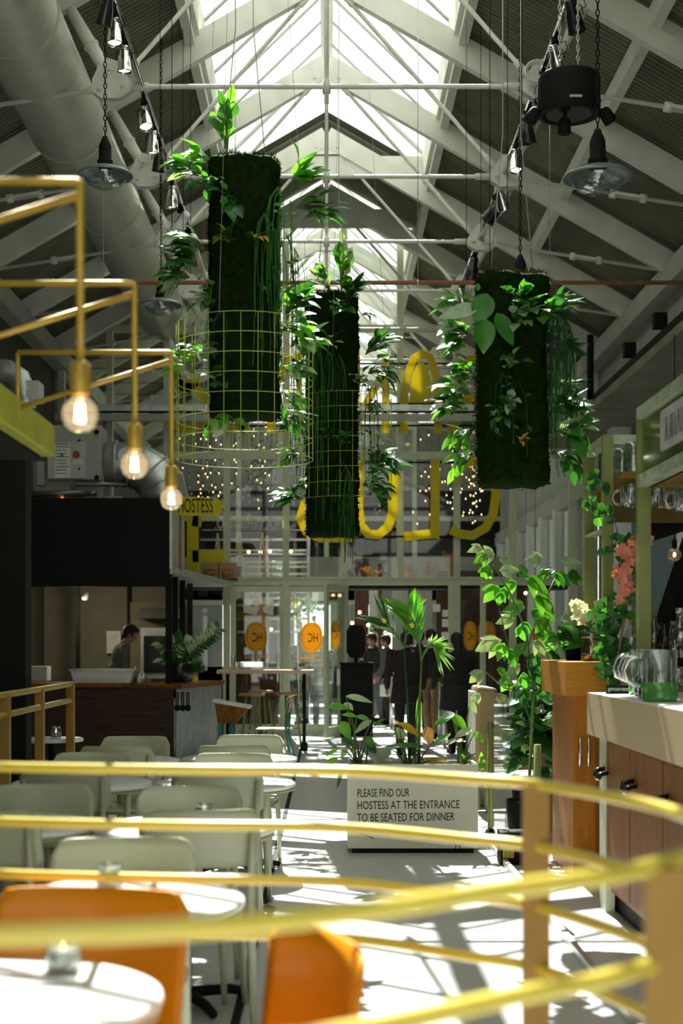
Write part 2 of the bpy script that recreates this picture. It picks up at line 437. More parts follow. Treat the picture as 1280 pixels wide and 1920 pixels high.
def lantern(ya, yb):
    zb = zdeck(1.4)+.28; zr = zb+1.35
    fr = MB(); gl = MB()
    for s in (-1, 1):
        x0, x1 = sorted((s*1.36, s*1.44)); fr.box(x0, x1, ya, yb, zdeck(1.4)-.12, zb+.03)
        fr.bar((s*1.4, ya, zb+.02), (s*1.4, yb, zb+.02), .07, .07)
        n = round((yb-ya)/.72)
        for i in range(n+1):
            y = ya+(yb-ya)*i/n
            fr.bar((s*1.4, y, zb), (0, y, zr), .055, .02, 1)
        gl.add([(s*1.42, ya, zb+.05), (s*1.42, yb, zb+.05), (0, yb, zr+.05), (0, ya, zr+.05)], [(0, 1, 2, 3)])
    fr.bar((0, ya, zr), (0, yb, zr), .16, .16)
    for y in (ya, yb):
        fr.prism([(-1.4, zb-.3), (1.4, zb-.3), (1.4, zb), (-1.4, zb)], y-.02, y+.02, None, 0)
        gl.add([(-1.4, y, zb), (1.4, y, zb), (0, y, zr)], [(0, 1, 2)])
    S(fr, 'trim_skylight', [M['beam'], M['glaze_bar']]); S(gl, 'window_roof', M['roofglass'])
lantern(-1.5, 20.45); lantern(22.95, 36.0)
# purlins, kerbs, eave beams
for s in (-1, 1):
    for x, w, h in ((2.95, .10, .2),):
        S(MB().box(s*x-w/2, s*x+w/2, Y0, Y1, zdeck(x)-h-.02, zdeck(x)-.02), 'trim_purlin', M['beam'])
    S(MB().box(s*1.46-.05, s*1.46+.05, Y0, Y1, zdeck(1.46)-.2, zdeck(1.46)-.01), 'trim_kerb', M['beam'])
    S(MB().box(s*4.3-.12, s*4.3+.12, Y0, Y1, 5.9, 6.18), 'trim_eave', M['wall_light'])
# trusses: timber rafters, round struts, tie rods, bolted gusset plates
def truss(y):
    t = thing('roof_truss', 'x', 'roof truss', (0, y, 0), 0, 'roof trusses'); 
    for s in (-1, 1):
        a = Vector((0, 0, 8.68)); b = Vector((s*4.6, 0, 8.68-.575*4.6))
        MB().bar(a, b, .11, .27).build('rafter', M['beam'], t, False)
        n = Vector((s*1.9, 0, 6.5)); ro = Vector((s*2.33, 0, 8.68-.575*2.33-.1))
        st = MB(); st.tube([n+Vector((s*.03, .0, .05)), n.lerp(ro, .12), n.lerp(ro, .13), n.lerp(ro, .5), n.lerp(ro, .51), n.lerp(ro, 1)], [.035, .035, .055, .06, .06, .05], 12)
        for q in (.13, .5): st.tube([n.lerp(ro, q-.015), n.lerp(ro, q+.015)], .072, 12)
        st.build('strut', M['steel'], t, False)
        r = MB(); ap = Vector((s*.12, 0, 8.52))
        d = (ap-n).normalized()
        r.tube([n+d*.1, n+d*.3, n+d*.31, ap-d*.25, ap-d*.24, ap], [.035, .035, .022, .022, .035, .035], 8)
        r.build('tie_rod', M['steel'], t, False)
        # outer tie to the eave with a turnbuckle
        e = Vector((s*4.45, 0, 6.1)); d = (e-n).normalized(); q = MB()
        q.tube([n+d*.12, n+d*.25, n+d*.26, e], [.035, .035, .022, .022], 8)
        c = n+d*1.35
        q.build('outer_tie', M['steel'], t, False)
        tb = MB()
        for k in (-.045, .045):
            tb.bar(c+Vector((0, k, 0))-d*.15, c+Vector((0, k, 0))+d*.15, .02, .03)
        tb.tube([c-d*.2, c-d*.13], .05, 8); tb.tube([c+d*.13, c+d*.2], .05, 8)
        tb.build('turnbuckle', M['steel'], t, False)
        g = MB()
        poly = [(s*(1.9-.14), 6.44), (s*(1.9-.17), 6.5), (s*(1.9-.12), 6.57), (s*(1.9-.03), 6.71), (s*(1.9+.06), 6.74), (s*(1.9+.13), 6.70), (s*(1.9+.2), 6.55), (s*(1.9+.2), 6.44), (s*(1.9+.12), 6.38), (s*(1.9-.05), 6.38)]
        for k in (-.05, .035): g.prism(poly if s > 0 else poly[::-1], k, k+.015)
        gp = g.build('gusset_plate', M['steel'], t, False)
        for bx, bz in ((-.08, 6.5), (.02, 6.64), (.12, 6.47)):
            bo = MB(); bo.tube([(s*(1.9+bx), -.075, bz), (s*(1.9+bx), .075, bz)], .026, 8)
            bo.build('bolt', M['steel'], gp, False)
    MB().tube([(-1.78, 0, 6.5), (-1.6, 0, 6.5), (-1.59, 0, 6.5), (1.59, 0, 6.5), (1.6, 0, 6.5), (1.78, 0, 6.5)], [.035, .035, .022, .022, .035, .035], 10).build('tie_rod', M['steel'], t, False)
    k = MB(); k.tube([(0, 0, 6.35), (0, 0, 8.5)], .02, 8); k.tube([(0, 0, 6.44), (0, 0, 6.56)], .036, 8); k.build('king_rod', M['steel'], t, False)
    g = MB(); 
    for q in (-.05, .035): g.prism([(-.17, 8.42), (.17, 8.42), (.24, 8.50), (.19, 8.60), (.06, 8.7), (-.06, 8.7), (-.19, 8.60), (-.24, 8.50)], q, q+.015)
    for x in (-.15, 0, .15): g.tube([(x, -.07, 8.53), (x, .07, 8.53)], .026, 8)
    g.build('ridge_plate', M['steel'], t, False)
    return t
TRUSS_Y = [12.95+2.5*k for k in range(-3, 9)]
ORD = ['first', 'second', 'third', 'fourth', 'fifth', 'sixth', 'seventh', 'eighth']
t0 = truss(TRUSS_Y[0])
tr_all = [t0]+[dup(t0, (0, y, 0)) for y in TRUSS_Y[1:]]
for i, t in enumerate(tr_all):
    k = i-3
    if k < 0: t['label'] = 'pale roof truss overhead above the top edge, '+ORD[k+3]+' from the camera'; t['group'] = 'roof trusses above the camera'
    elif k < 5: t['label'] = 'pale roof truss with tie rods, '+ORD[k]+' in view counting from the camera'; t['group'] = 'roof trusses in the hall'
    else: t['label'] = 'pale roof truss beyond the glass front, '+ORD[k-5]+' one behind the glass'; t['group'] = 'roof trusses beyond the glass'
# ------------------------------------------------------------------ glass front at the end of the hall
PX = [-4.28]+[(px-VX)*YF/F for px in (206, 313, 425, 536, 645, 750, 856, 961, 1072)]+[4.28]
fr = MB()
for i, x in enumerate(PX):
    lo = 0
    if abs(x-(750-VX)*YF/F) < .01: lo = 2.49
    fr.box(x-.052, x+.052, YF-.06, YF+.06, lo, zdeck(x)-.05)
for z, h in ((2.49, .12), (4.53, .11), (6.58, .11)):
    fr.box(-4.35, 4.35, YF-.055, YF+.055, z-h/2, z+h/2)
fr.box(-4.35, 4.35, YF-.1, YF+.1, 2.53, 2.56)
for s in (-1, 1): fr.bar((0, YF, 8.72), (s*4.6, YF, 8.72-.575*4.6), .1, .2)
# lower frames either side of the doorway
for px in (845, 905): 
    x = (px-VX)*YF/F; fr.box(x-.04, x+.04, YF-.05, YF+.05, 0, 2.49)
S(fr, 'window_front', M['sage'])
gl = MB()
for a, b in zip(PX[:-1], PX[1:]):
    for z0, z1 in ((2.56, 4.47), (4.6, 6.5), (6.66, 7.9)):
        if z1 > 7 and max(abs(a), abs(b)) > 2: continue
        gl.add([(a+.05, YF, z0), (b-.05, YF, z0), (b-.05, YF, z1), (a+.05, YF, z1)], [(0, 1, 2, 3)])
for a, b in ((PX[0], PX[1]), (PX[1], PX[2]), (PX[2], PX[3]), ((848-VX)*YF/F, (903-VX)*YF/F), ((909-VX)*YF/F, PX[-2]), (PX[-2], PX[-1])):
    gl.add([(a+.05, YF, .1), (b-.05, YF, .1), (b-.05, YF, 2.43), (a+.05, YF, 2.43)], [(0, 1, 2, 3)])
S(gl, 'window_glass_front', M['glass'])
# double door, closed pair left of the doorway and the leaf standing open
def door_leaf(name, w, h, hx, M0, label=None):
    d = MB()
    for x0, x1 in ((0, .085), (w-.085, w)): d.box(x0, x1, -.025, .025, 0, h)
    for z0, z1 in ((0, .16), (h-.1, h)): d.box(.085, w-.085, -.024, .024, z0, z1)
    o = d.build(name, M['sage'], None, False); o.location = M0[0]; o.rotation_euler = (0, 0, M0[1]); o['kind'] = 'structure'
    MB().box(.08, w-.08, -.004, .004, .15, h-.09).build('glass', M['glass'], o, False)
    hd = MB()
    for s in (-1, 1):
        hd.tube([(hx, s*.025, .86), (hx, s*.075, .86), (hx, s*.075, .88), (hx, s*.075, 1.28), (hx, s*.075, 1.3), (hx, s*.025, 1.3)], .011, 8)
    hd.build('handle', M['white'], o, False)
    return o
xa = (432-VX)*YF/F; xm = (534-VX)*YF/F; xb = (642-VX)*YF/F
door_leaf('door_1', xm-xa, 2.40, xm-xa-.12, ((xa, YF, .02), 0))
door_leaf('door_2', xb-xm, 2.40, .12, ((xm, YF, .02), 0))
door_leaf('door_3', .93, 2.40, .8, (((650-VX)*YF/F, YF-.06, .02), math.radians(-112)))
# ------------------------------------------------------------------ side wall of the passage beyond: pale piers, dark glass and curtains
for i in range(12):
    y = 24.6+i*1.75
    S(MB().box(4.18, 4.5, y, y+.34, 1.0, 3.95), 'trim_pier', M['white'])
    S(MB().box(4.3, 4.34, y+.34, y+1.75, 1.0, 3.9), 'window_passage', M['glass'])
    c = MB(); pts = []
    n = 26
    for k in range(n+1): pts.append((4.42+.03*math.sin(k*1.9), y+.4+k*1.3/n))
    for a, b in zip(pts[:-1], pts[1:]):
        c.add([(a[0], a[1], 1.05), (b[0], b[1], 1.05), (b[0], b[1], 3.85), (a[0], a[1], 3.85)], [(0, 1, 2, 3)], 0, True)
    c.build('curtain', M['wall_light'], label='grey pleated curtain on the passage wall, '+ORDN[i]+' window bay past the glass front', cat='curtain', group='curtains in the passage')
S(MB().box(4.2, 4.4, YF, Y1, 3.9, 4.2), 'trim_passage_beam', M['wall_light'])
S(MB().box(4.3, 4.4, YF+.06, 24.6, 0, 3.9), 'wall_passage', M['far_wall'])
# piers and longitudinal steel on the right wall of the hall
for i, y in enumerate((8.3, 12.5, 16.6, 20.8)):
    S(MB().box(4.12, 4.42, y, y+.36, 0, 4.85), 'trim_pier', M['white'])
S(MB().box(4.16, 4.4, Y0, YF-.1, 4.72, 5.0), 'trim_beam_right', M['wall_light'])
S(MB().box(3.55, 4.4, Y0, YF-.1, 4.62, 4.72), 'trim_soffit_right', M['deck'])
for y in (YF-.4,):
    S(MB().box(-4.3, 4.2, y-.12, y+.02, 5.02, 5.12), 'trim_cross_beam', M['wall_light'])
# ================================================================== THINGS HUNG IN THE ROOF
def cyl_y(x, z, r, ya, yb, n=32):
    mb = MB(); vs = []; fs = []
    return mb
# big ventilation duct along the left slope
d = thing('ventilation_duct', 'large pale round ventilation duct running along the left roof slope', 'duct', (-2.62, 0, 6.75))
m = MB(); pts = [(0, y, 0) for y in (2, 23.15)]
m.tube(pts, .385, 40, cap=True); m.build('duct_tube', M['duct'], d, False)
for y in (4.2, 6.8, 9.4, 12.0, 14.6, 17.2, 19.8, 22.4):
    MB().tube([(0, y-.012, 0), (0, y+.012, 0)], .397, 40).build('seam_ring', M['duct'], d, False)
# light tracks and their spotlights
def track(x, nm, lab):
    t = MB(); t.box(x-.02, x+.02, 8.0, 23.0, 6.52, 6.56); 
    t.tube([(x+.035, 8.0, 6.5), (x+.035, 23, 6.5)], .016, 8)
    t.build('light_track', M['chrome'], label=lab, cat='light track')
track(-1.68, 'l', 'chrome light track under the left row of truss plates')
track(1.90, 'r', 'chrome light track under the right row of truss plates')
def spot(body, label, loc, rz, tilt, glow=True, big=1):
    t = thing('track_spotlight', label, 'spotlight', loc, rz)
    MB().box(-.018, .018, -.045, .045, -.05, 0).tube([(0, 0, -.05), (0, 0, -.1)], .01, 6).build('adaptor', M['black'], t, False)
    R = Matrix.Translation((0, 0, -.16)) @ Matrix.Rotation(tilt, 4, 'X') @ Matrix.Scale(big, 4)
    mb = MB(); mb.lathe([(.0, .09), (.025, .09), (.032, .08), (.034, .02), (.044, 0), (.05, -.06), (.054, -.1), (.058, -.11), (.052, -.11), (.045, -.095)], 20, R)
    for z in (.05, .065): mb.lathe([(.034, z), (.04, z+.004), (.034, z+.008)], 16, R)
    b = mb.build('lamp_housing', body, t, False)
    if glow: MB().lathe([(.045, -.096), (.02, -.098), (0, -.1)], 16, R).build('lamp_glass', M['glow_small'], b, False)
    else: MB().lathe([(.045, -.096), (.02, -.098), (0, -.1)], 16, R).build('lamp_glass', M['black_gloss'], b, False)
    y = MB(); y.tube([R @ Vector((-.06, 0, -.02)), R @ Vector((-.062, 0, .03)), (-.05, 0, -.1), (0, 0, -.1), (.05, 0, -.1), R @ Vector((.062, 0, .03)), R @ Vector((.06, 0, -.02))], .004, 6)
    y.build('yoke', M['black'], t, False)
    cb = MB(); cb.tube([(0, .03, -.04), (.06, .06, -.02), (.09, .05, -.1), (.05, .02, -.14), (0, 0, -.1)], .004, 5); cb.build('cable', M['black'], t, False)
    return t
NB = {0: 'highest in the photo', 1: 'second from the top', 2: 'third from the top', 3: 'fourth from the top', 4: 'fifth from the top', 5: 'sixth from the top', 6: 'seventh from the top', 7: 'eighth from the top', 8: 'ninth from the top', 9: 'tenth from the top'}
def row(x, side, L):
    for i, (py, kind, rz, tilt, glow, big) in enumerate(L):
        dd = F*4.84/(VY-py)
        spot({'c': M['chrome'], 'k': M['black_gloss'], 'w': M['white']}[kind], {'c': 'chrome', 'k': 'black', 'w': 'white'}[kind]+' spotlight on the '+side+' track, '+NB[i], (x, dd, 6.52), rz, tilt, glow, big)
row(-1.68, 'left', [(18, 'k', .6, .5, False, 1.2), (60, 'c', .2, -.1, True, 1.1), (112, 'c', -.2, .05, True, 1.1), (222, 'c', .5, -.35, True, 1.15), (268, 'c', .2, .1, True, 1.1), (300, 'k', .4, .2, False, 1.2), (370, 'c', .1, .1, True, 1.2), (420, 'w', 1.0, .8, False, 1.5), (458, 'w', .9, 1.1, False, 1.5), (590, 'c', .2, .5, True, 1.4)])
row(1.90, 'right', [(30, 'k', -.5, .8, False, 1.3), (112, 'c', -.6, .6, True, 1.2), (175, 'k', -.4, -.4, False, 1.1), (245, 'k', -.7, .2, False, 1.3), (302, 'c', .2, -.2, True, 1.2), (372, 'c', -.7, .5, False, 1.4), (395, 'k', .8, .9, False, 1.5), (505, 'k', .5, .3, True, 1.5), (560, 'c', -.4, .4, False, 1.5), (612, 'c', -.4, .4, True, 1.4)])
# industrial pendant lamps on chains
def chain_mb(z0, z1, link=.05, x=0, y=0):
    mb = MB(); z = z0; k = 0
    while z < z1:
        a = link*.5; b = link*.22; pts = []
        for j in range(8):
            t = 2*PI*j/8; u = b*math.cos(t); w = a*math.sin(t)
            pts.append((x+(u if k % 2 else 0), y+(0 if k % 2 else u), z+link*.42+w))
        mb.tube(pts, .0045, 5, closed=True); z += link*.84; k += 1
    return mb
def dish(loc, label):
    t = thing('pendant_lamp', label, 'pendant lamp', loc)
    MB().lathe([(.215, -.01), (.21, 0), (.17, .03), (.10, .055), (.05, .065), (.05, .068), (.102, .06), (.172, .036), (.214, .004), (.219, -.01), (.215, -.01)], 40).build('shade', M['shade'], t, False)
    MB().lathe([(.0, .30), (.02, .30), (.03, .27), (.036, .26), (.05, .22), (.05, .12), (.062, .11), (.062, .06), (.0, .06)], 20).build('lamp_housing', M['black'], t, False)
    MB().lathe([(.165, -.0), (.16, -.035), (.13, -.075), (.08, -.10), (0, -.11)], 32).build('glass_bowl', M['jar'], t, False)
    MB().ell((0, 0, -.01), (.03, .03, .045), 10, 8).build('bulb', M['bulbclear'], t, False)
    chain_mb(.3, zdeck(loc[0])-loc[2]-.05).build('chain', M['black'], t, False)
    return t
M['shade'] = mat('blue_grey_enamel', (.16, .19, .19), .3, namt=.05, coat=.3)
dish(P(197, 328, 11.3), 'blue-grey dish pendant on a chain in front of the big duct')
dish(P(1120, 332, 9.07), 'blue-grey dish pendant hanging below the black drum')
dish(P(302, 572, 15.1), 'smaller looking dish pendant behind the yellow brackets, left of the tallest moss column')
dish(P(975, 545, 12.2), 'dish pendant mostly hidden behind the right moss column')
# black drum with four small spots
c = P(1066, 180, 9.5)
t = thing('loudspeaker_drum', 'black round loudspeaker drum hung at the upper right', 'loudspeaker', (c.x, c.y, c.z))
MB().lathe([(0, .13), (.19, .13), (.203, .12), (.206, .1), (.206, -.11), (.2, -.13), (.17, -.13), (.165, -.12), (0, -.12)], 48).build('drum_body', M['black'], t, False)
MB().lathe([(0, -.124), (.15, -.124)], 32).build('grille', M['black_gloss'], t, False)
MB().box(-.03, .05, -.212, -.2, -.085, -.07).build('badge', M['galv'], t, False)
for x in (-.15, .15): chain_mb(.13, 8.1-c.z, .04, x*.4).build('chain', M['galv'], t, False)
for a, b, q in ((-.235, -.13, .6), (-.03, -.2, 0), (.25, -.13, -.6)):
    R = Matrix.Translation((a, 0, b)) @ Matrix.Rotation(q, 4, 'Y')
    s = MB(); s.lathe([(0, .05), (.03, .05), (.042, .03), (.045, -.05), (.03, -.055), (0, -.045)], 16, R); s.tube([(a*.7, 0, -.1), (a, 0, b+.04)], .012, 6)
    s.build('small_spot', M['black'], t, False)
# coil of white rope on the right truss plate
m = MB()
for k in range(7):
    r = .085+.008*math.sin(k*2); pts = [(1.87+(r+.004*k)*math.cos(a*PI/8), 12.82-.006*k, 6.58+(r*.9+.004*k)*math.sin(a*PI/8)) for a in range(16)]
    m.tube(pts, .006, 6, closed=True)
m.tube([(2.0, 12.8, 6.55), (2.1, 12.6, 6.9), (2.13, 12.3, 7.4)], .006, 5)
m.build('rope_coil', M['white'], label='coil of white rope hooked on the nearest right truss plate', cat='rope')
# rust coloured sprinkler pipe across the hall
t = thing('sprinkler_pipe', 'thin rust coloured pipe crossing the hall below the trusses', 'pipe', (0, 14.2, P(0, 530, 14.2).z))
MB().tube([(-4.4, 0, 0), (4.4, 0, 0)], .021, 10).build('pipe', M['rust'], t, False)
for x in (-2.2, -.9, .9, 2.2, 3.6):
    h = MB(); h.tube([(x-.012, 0, 0), (x+.012, 0, 0)], .03, 10); h.tube([(x, 0, .03), (x, 0, zdeck(x)-t.location.z)], .004, 5); h.build('hanger', M['galv'], t, False)
# thin suspension cables with anchors
for i, (px, py, dd, l) in enumerate(((300, 118, 12.4, 1.35), (322, 124, 12.5, 1.5), (357, 275, 14.6, 1.3), (343, 282, 15.0, 1.0), (918, 126, 12.4, 1.8), (951, 130, 12.4, 1.2), (874, 272, 14.8, 1.4), (978, 5, 11.6, 1.5), (901, 274, 15.0, .9))):
    a = P(px, py, dd); zt = zdeck(a.x)
    m = MB(); m.tube([(a.x, a.y, a.z-l), (a.x, a.y, zt)], .0035, 5); m.box(a.x-.022, a.x+.022, a.y-.02, a.y+.02, zt-.07, zt)
    m.build('suspension_cable', M['black'], label='thin %s suspension cable dropping from the %s roof slope, %s' % ('dark', 'left' if px < 600 else 'right', ('nearest' if i in (0, 7) else ['', 'beside the first truss', 'behind the second truss', 'second behind the truss', 'beside the hanging coil', 'right of the coil', 'over the third plate', '', 'short and far'][i])), cat='cable')
# cable trays
def tray(a, b, w, nm, lab):
    t = thing('cable_tray', lab, 'cable tray', a)
    a = Vector(a); b = Vector(b); 
    MB().bar((0, 0, 0), b-a, w, .03).build('tray', M['galv'], t, False)
    up = Vector((0, 0, 1)); r = (b-a).cross(up).normalized()*w*.5
    MB().bar(r, b-a+r, .012, .1).build('side_rail', M['galv'], t, False)
    MB().bar(-r, b-a-r, .012, .1).build('side_rail', M['black'], t, False)
    for k in range(3):
        q = r*(-.5+.5*k); MB().tube([q+up*.03, b-a+q+up*.03], .018, 6).build('cable', M['black'], t, False)
    return t
tray((4.02, 4, 5.1), (4.02, 21.2, 5.1), .2, 'r', 'long dark cable tray sloping away along the right wall')
tray((-4.2, 22.9, 5.22), (4.1, 22.9, 5.22), .2, 'x', 'dark cable tray crossing in front of the glass front')
m = MB(); m.tube([(3.9, 21.3, 5.1), (3.9, 21.3, 6.05)], .05, 8); m.build('conduit', M['black'], label='dark vertical conduit at the far end of the right cable tray', cat='conduit')
for i, (y, z) in enumerate(((16.9, 5.3), (18.6, 5.3))):
    MB().box(3.85, 4.0, y, y+.14, z-.1, z+.08).build('floodlight', M['black'], label='small black floodlight on the right tray, %s one' % ('nearer' if i == 0 else 'farther'), cat='floodlight')
# ================================================================== HANGING MOSS COLUMNS
def rnd(a, b): return random.uniform(a, b)
def moss_core(R, H, flat=.85, seed=0):
    mb = MB(); n = 72; k = max(12, int(H/.022)); vs = []; fs = []
    for i in range(k+1):
        z = H*i/k
        for j in range(n):
            a = 2*PI*j/n; c, s_ = math.cos(a), math.sin(a)
            rr = R*(abs(c)**3.2+abs(s_)**3.2)**(-1/3.2)*.93
            p = Vector((c*rr, s_*rr*flat, z))
            f = noise.noise(p*5+Vector((seed, 0, 0)))*.022+noise.noise(p*19+Vector((seed, 3, 0)))*.016+noise.noise(p*55+Vector((seed, 5, 0)))*.012
            e = 1
            if i == 0 or i == k: e = .9
            vs.append((p.x*e*(1+f/R), p.y*e*(1+f/R), z+(noise.noise(p*12)*.02)))
    for i in range(k):
        for j in range(n): fs.append((i*n+j, i*n+(j+1) % n, (i+1)*n+(j+1) % n, (i+1)*n+j))
    b = len(vs); vs += [(0, 0, 0), (0, 0, H+.01)]
    for j in range(n): fs.append((b, (j+1) % n, j)); fs.append((b+1, k*n+j, k*n+(j+1) % n))
    mb.add(vs, fs, 0, True)
    # fuzz: short moss tufts
    for q in range(2600):
        a = rnd(0, 2*PI); z = rnd(0, H) if q % 4 else H
        c, s_ = math.cos(a), math.sin(a); rr = R*(abs(c)**3.2+abs(s_)**3.2)**(-1/3.2)*.93
        if z == H: rr *= math.sqrt(rnd(0, 1))
        p = Vector((c*rr, s_*rr*flat, z)); dn = Vector((c, s_, 0)) if z < H else Vector((rnd(-.6, .6), rnd(-.6, .6), 1))
        dn = (dn+Vector((rnd(-.7, .7), rnd(-.7, .7), rnd(-.7, .5)))).normalized()
        x = dn.cross(Vector((rnd(-1, 1), rnd(-1, 1), rnd(-1, 1)))).normalized()*.006
        l = rnd(.014, .04)
        mb.add([p-x, p+x, p+dn*l], [(0, 1, 2)], 0, False)
    return mb
def clump(o, n, spread, L, Wd, up=.3, mats=(0, 1, 2), droop=.35, seg=5, jit=.5, stems=True, lean=(0, 0, 0)):
    """a plant: leaves on short curved stems leaving one root at o, mostly along spread"""
    mb = MB(); o = Vector(o); sp = Vector(spread).normalized()
    for i in range(int(n*1.7)):
        dv = (sp+Vector((rnd(-1, 1), rnd(-1, 1), rnd(-.7, 1)))*jit+Vector((0, 0, up))).normalized()
        sl = rnd(.25, 1.0)*L*1.1
        tip = o+dv*sl+Vector(lean)*rnd(0, 1)
        mid = o.lerp(tip, .5)+Vector((0, 0, .12*sl))
        if stems: mb.tube([o, mid, tip], [.004, .0035, .0025], 4, cap=False, mi=len(mats), smooth=True)
        ld = (dv+Vector((rnd(-.4, .4), rnd(-.4, .4), rnd(-.5, .25)))).normalized()
        nrm = Vector((rnd(-.5, .5), rnd(-.9, .1), 1))
        s_ = rnd(.6, 1.1)
        mb.leaf(tip, ld, nrm, L*s_, Wd*s_*1.3, rnd(.1, droop+.15), random.randrange(len(mats)), seg)
    return mb
def vines(pts, n, length, mats=(0,), leafy=0, r=.0028):
    """strings of thin trailing growth falling from a patch"""
    mb = MB()
    for i in range(n):
        p = Vector(pts[0]).lerp(Vector(pts[1]), rnd(0, 1)); l = length*rnd(.4, 1.05); L = [p]
        k = max(4, int(l/.09)); out = Vector((rnd(-.05, .05), -rnd(0, .05), .02))
        for j in range(k):
            p = p+Vector((rnd(-.008, .008), rnd(-.006, .006), -l/k))+out*math.exp(-j); L.append(p)
            if leafy and random.random() < leafy:
                mb.leaf(p, (rnd(-1, 1), rnd(-1, .2), rnd(-.6, .2)), (rnd(-.3, .3), -1, .4), rnd(.03, .055), rnd(.02, .035), .2, random.randrange(len(mats)), 3)
        mb.tube(L, r, 3, cap=False, mi=random.randrange(len(mats)))
    return mb
LM = [M['leaf_d'], M['leaf_m'], M['leaf_l'], M['leaf_p']]
def col_pos(px, py, d): return P(px, py, d)
def moss_column(px0, px1, pyt, pyb, d, label, seed):
    R = (px1-px0)/2*d/F; H = (pyb-pyt)*d/F; c = P((px0+px1)/2, pyb, d)
    t = thing('moss_column', label, 'moss column', c)
    mc = moss_core(R, H, .9, seed); mc.build('moss', M['moss'], t, False)
    w = MB()
    zt = 8.0-c.z
    for a in (-.6, .6): w.tube([(a*R, 0, H-.05), (a*R*.4, 0, H+.9), (a*R*.4, 0, zt)], .0035, 5)
    w.build('hanging_wire', M['galv'], t, False)
    return t, c, R, H
def plant_on(t, px, py, d, name, n, spread, L, Wd, mats, **k):
    o = P(px, py, d)
    return clump(o, n, spread, L, Wd, mats=mats, **k).build(name, list(mats)+[M['stem']], t)
D, G, B, PL = M['leaf_d'], M['leaf_m'], M['leaf_l'], M['leaf_p']
# ---- the tallest column, upper left
t, c, R, H = moss_column(389, 527, 306, 784, 9.5, 'tallest hanging moss column with leafy plants, nearest to the duct', 1)
for (px, py, n, sp, L, Wd, mt, kw) in [
    (425, 290, 10, (0, -.1, 1), .17, .075, (B, G, G), dict(jit=.35, up=.5, lean=(0, 0, .22))),
    (405, 320, 9, (-1, -.2, .3), .16, .07, (G, D, B), {}),
    (372, 330, 12, (-.8, -.2, .1), .14, .065, (G, B, D, PL), {}),
    (400, 350, 10, (-.3, -.8, -.2), .13, .06, (D, G, G), {}),
    (432, 375, 6, (.1, -1, -.5), .14, .06, (D, G), {}),
    (545, 355, 11, (.7, -.3, .5), .19, .09, (B, B, G), {}),
    (555, 390, 12, (.8, -.2, -.2), .15, .07, (G, B, D), {}),
    (570, 410, 6, (1, -.2, -.1), .17, .05, (D, G), dict(jit=.3)),
    (430, 455, 7, (-.2, -1, .1), .12, .03, (M['leaf_y'], D, D), {}),
    (475, 450, 5, (.4, -1, -.1), .12, .03, (M['leaf_y'], D), {}),
    (385, 470, 14, (-.9, -.3, 0), .17, .06, (D, G, G, PL), {}),
    (370, 500, 16, (-.8, -.4, -.1), .15, .06, (D, G, D), dict(jit=.7)),
    (355, 520, 14, (-.7, -.3, -.3), .14, .055, (D, G, PL), {}),
    (395, 560, 7, (-.4, -1, -.3), .11, .05, (D, G), {}),
    (535, 590, 12, (.6, -.6, .3), .16, .08, (G, B, D, G), {}),
    (530, 620, 10, (.5, -.5, -.2), .14, .07, (G, G, B), {}),
    (545, 650, 12, (.9, -.3, 0), .16, .07, (G, B, B, PL), {}),
    (530, 690, 10, (.6, -.5, -.3), .14, .06, (B, PL, D), {}),
    (390, 670, 9, (-.9, -.4, -.1), .14, .07, (G, B, D), {}),
    (400, 655, 4, (0, -1, -.3), .10, .06, (PL, D), {}),
    (402, 715, 5, (.1, -1, -.2), .10, .06, (PL, D), {}),
    (415, 775, 6, (-.1, -.5, -.6), .11, .06, (B, G, PL), {}),
    (525, 735, 11, (.6, -.3, -.8), .13, .035, (D, G, PL), {}),
    (365, 700, 6, (-.9, -.2, .1), .15, .06, (B, G), {}),
    (535, 770, 8, (.5, -.3, -.8), .13, .04, (D, D), {})]:
    plant_on(t, px, py, 9.28 if sp[1] < -.45 else 9.42, 'leafy_plant', n, sp, L, Wd, mt, **kw)
a = P(493, 395, 9.25); b = P(520, 440, 9.25)
vines((a, b), 26, 1.05, r=.0035).build('trailing_cactus', [M['leaf_m']], t)
vines((P(520, 350, 9.3), P(548, 380, 9.3)), 14, .8, r=.003, leafy=.15).build('trailing_vine', [M['leaf_l']], t)
vines((P(532, 430, 9.35), P(560, 480, 9.35)), 12, 1.1, leafy=.3).build('trailing_vine', [M['leaf_d']], t)
vines((P(400, 560, 9.25), P(430, 600, 9.25)), 6, .5, leafy=.5).build('trailing_vine', [M['leaf_d']], t)
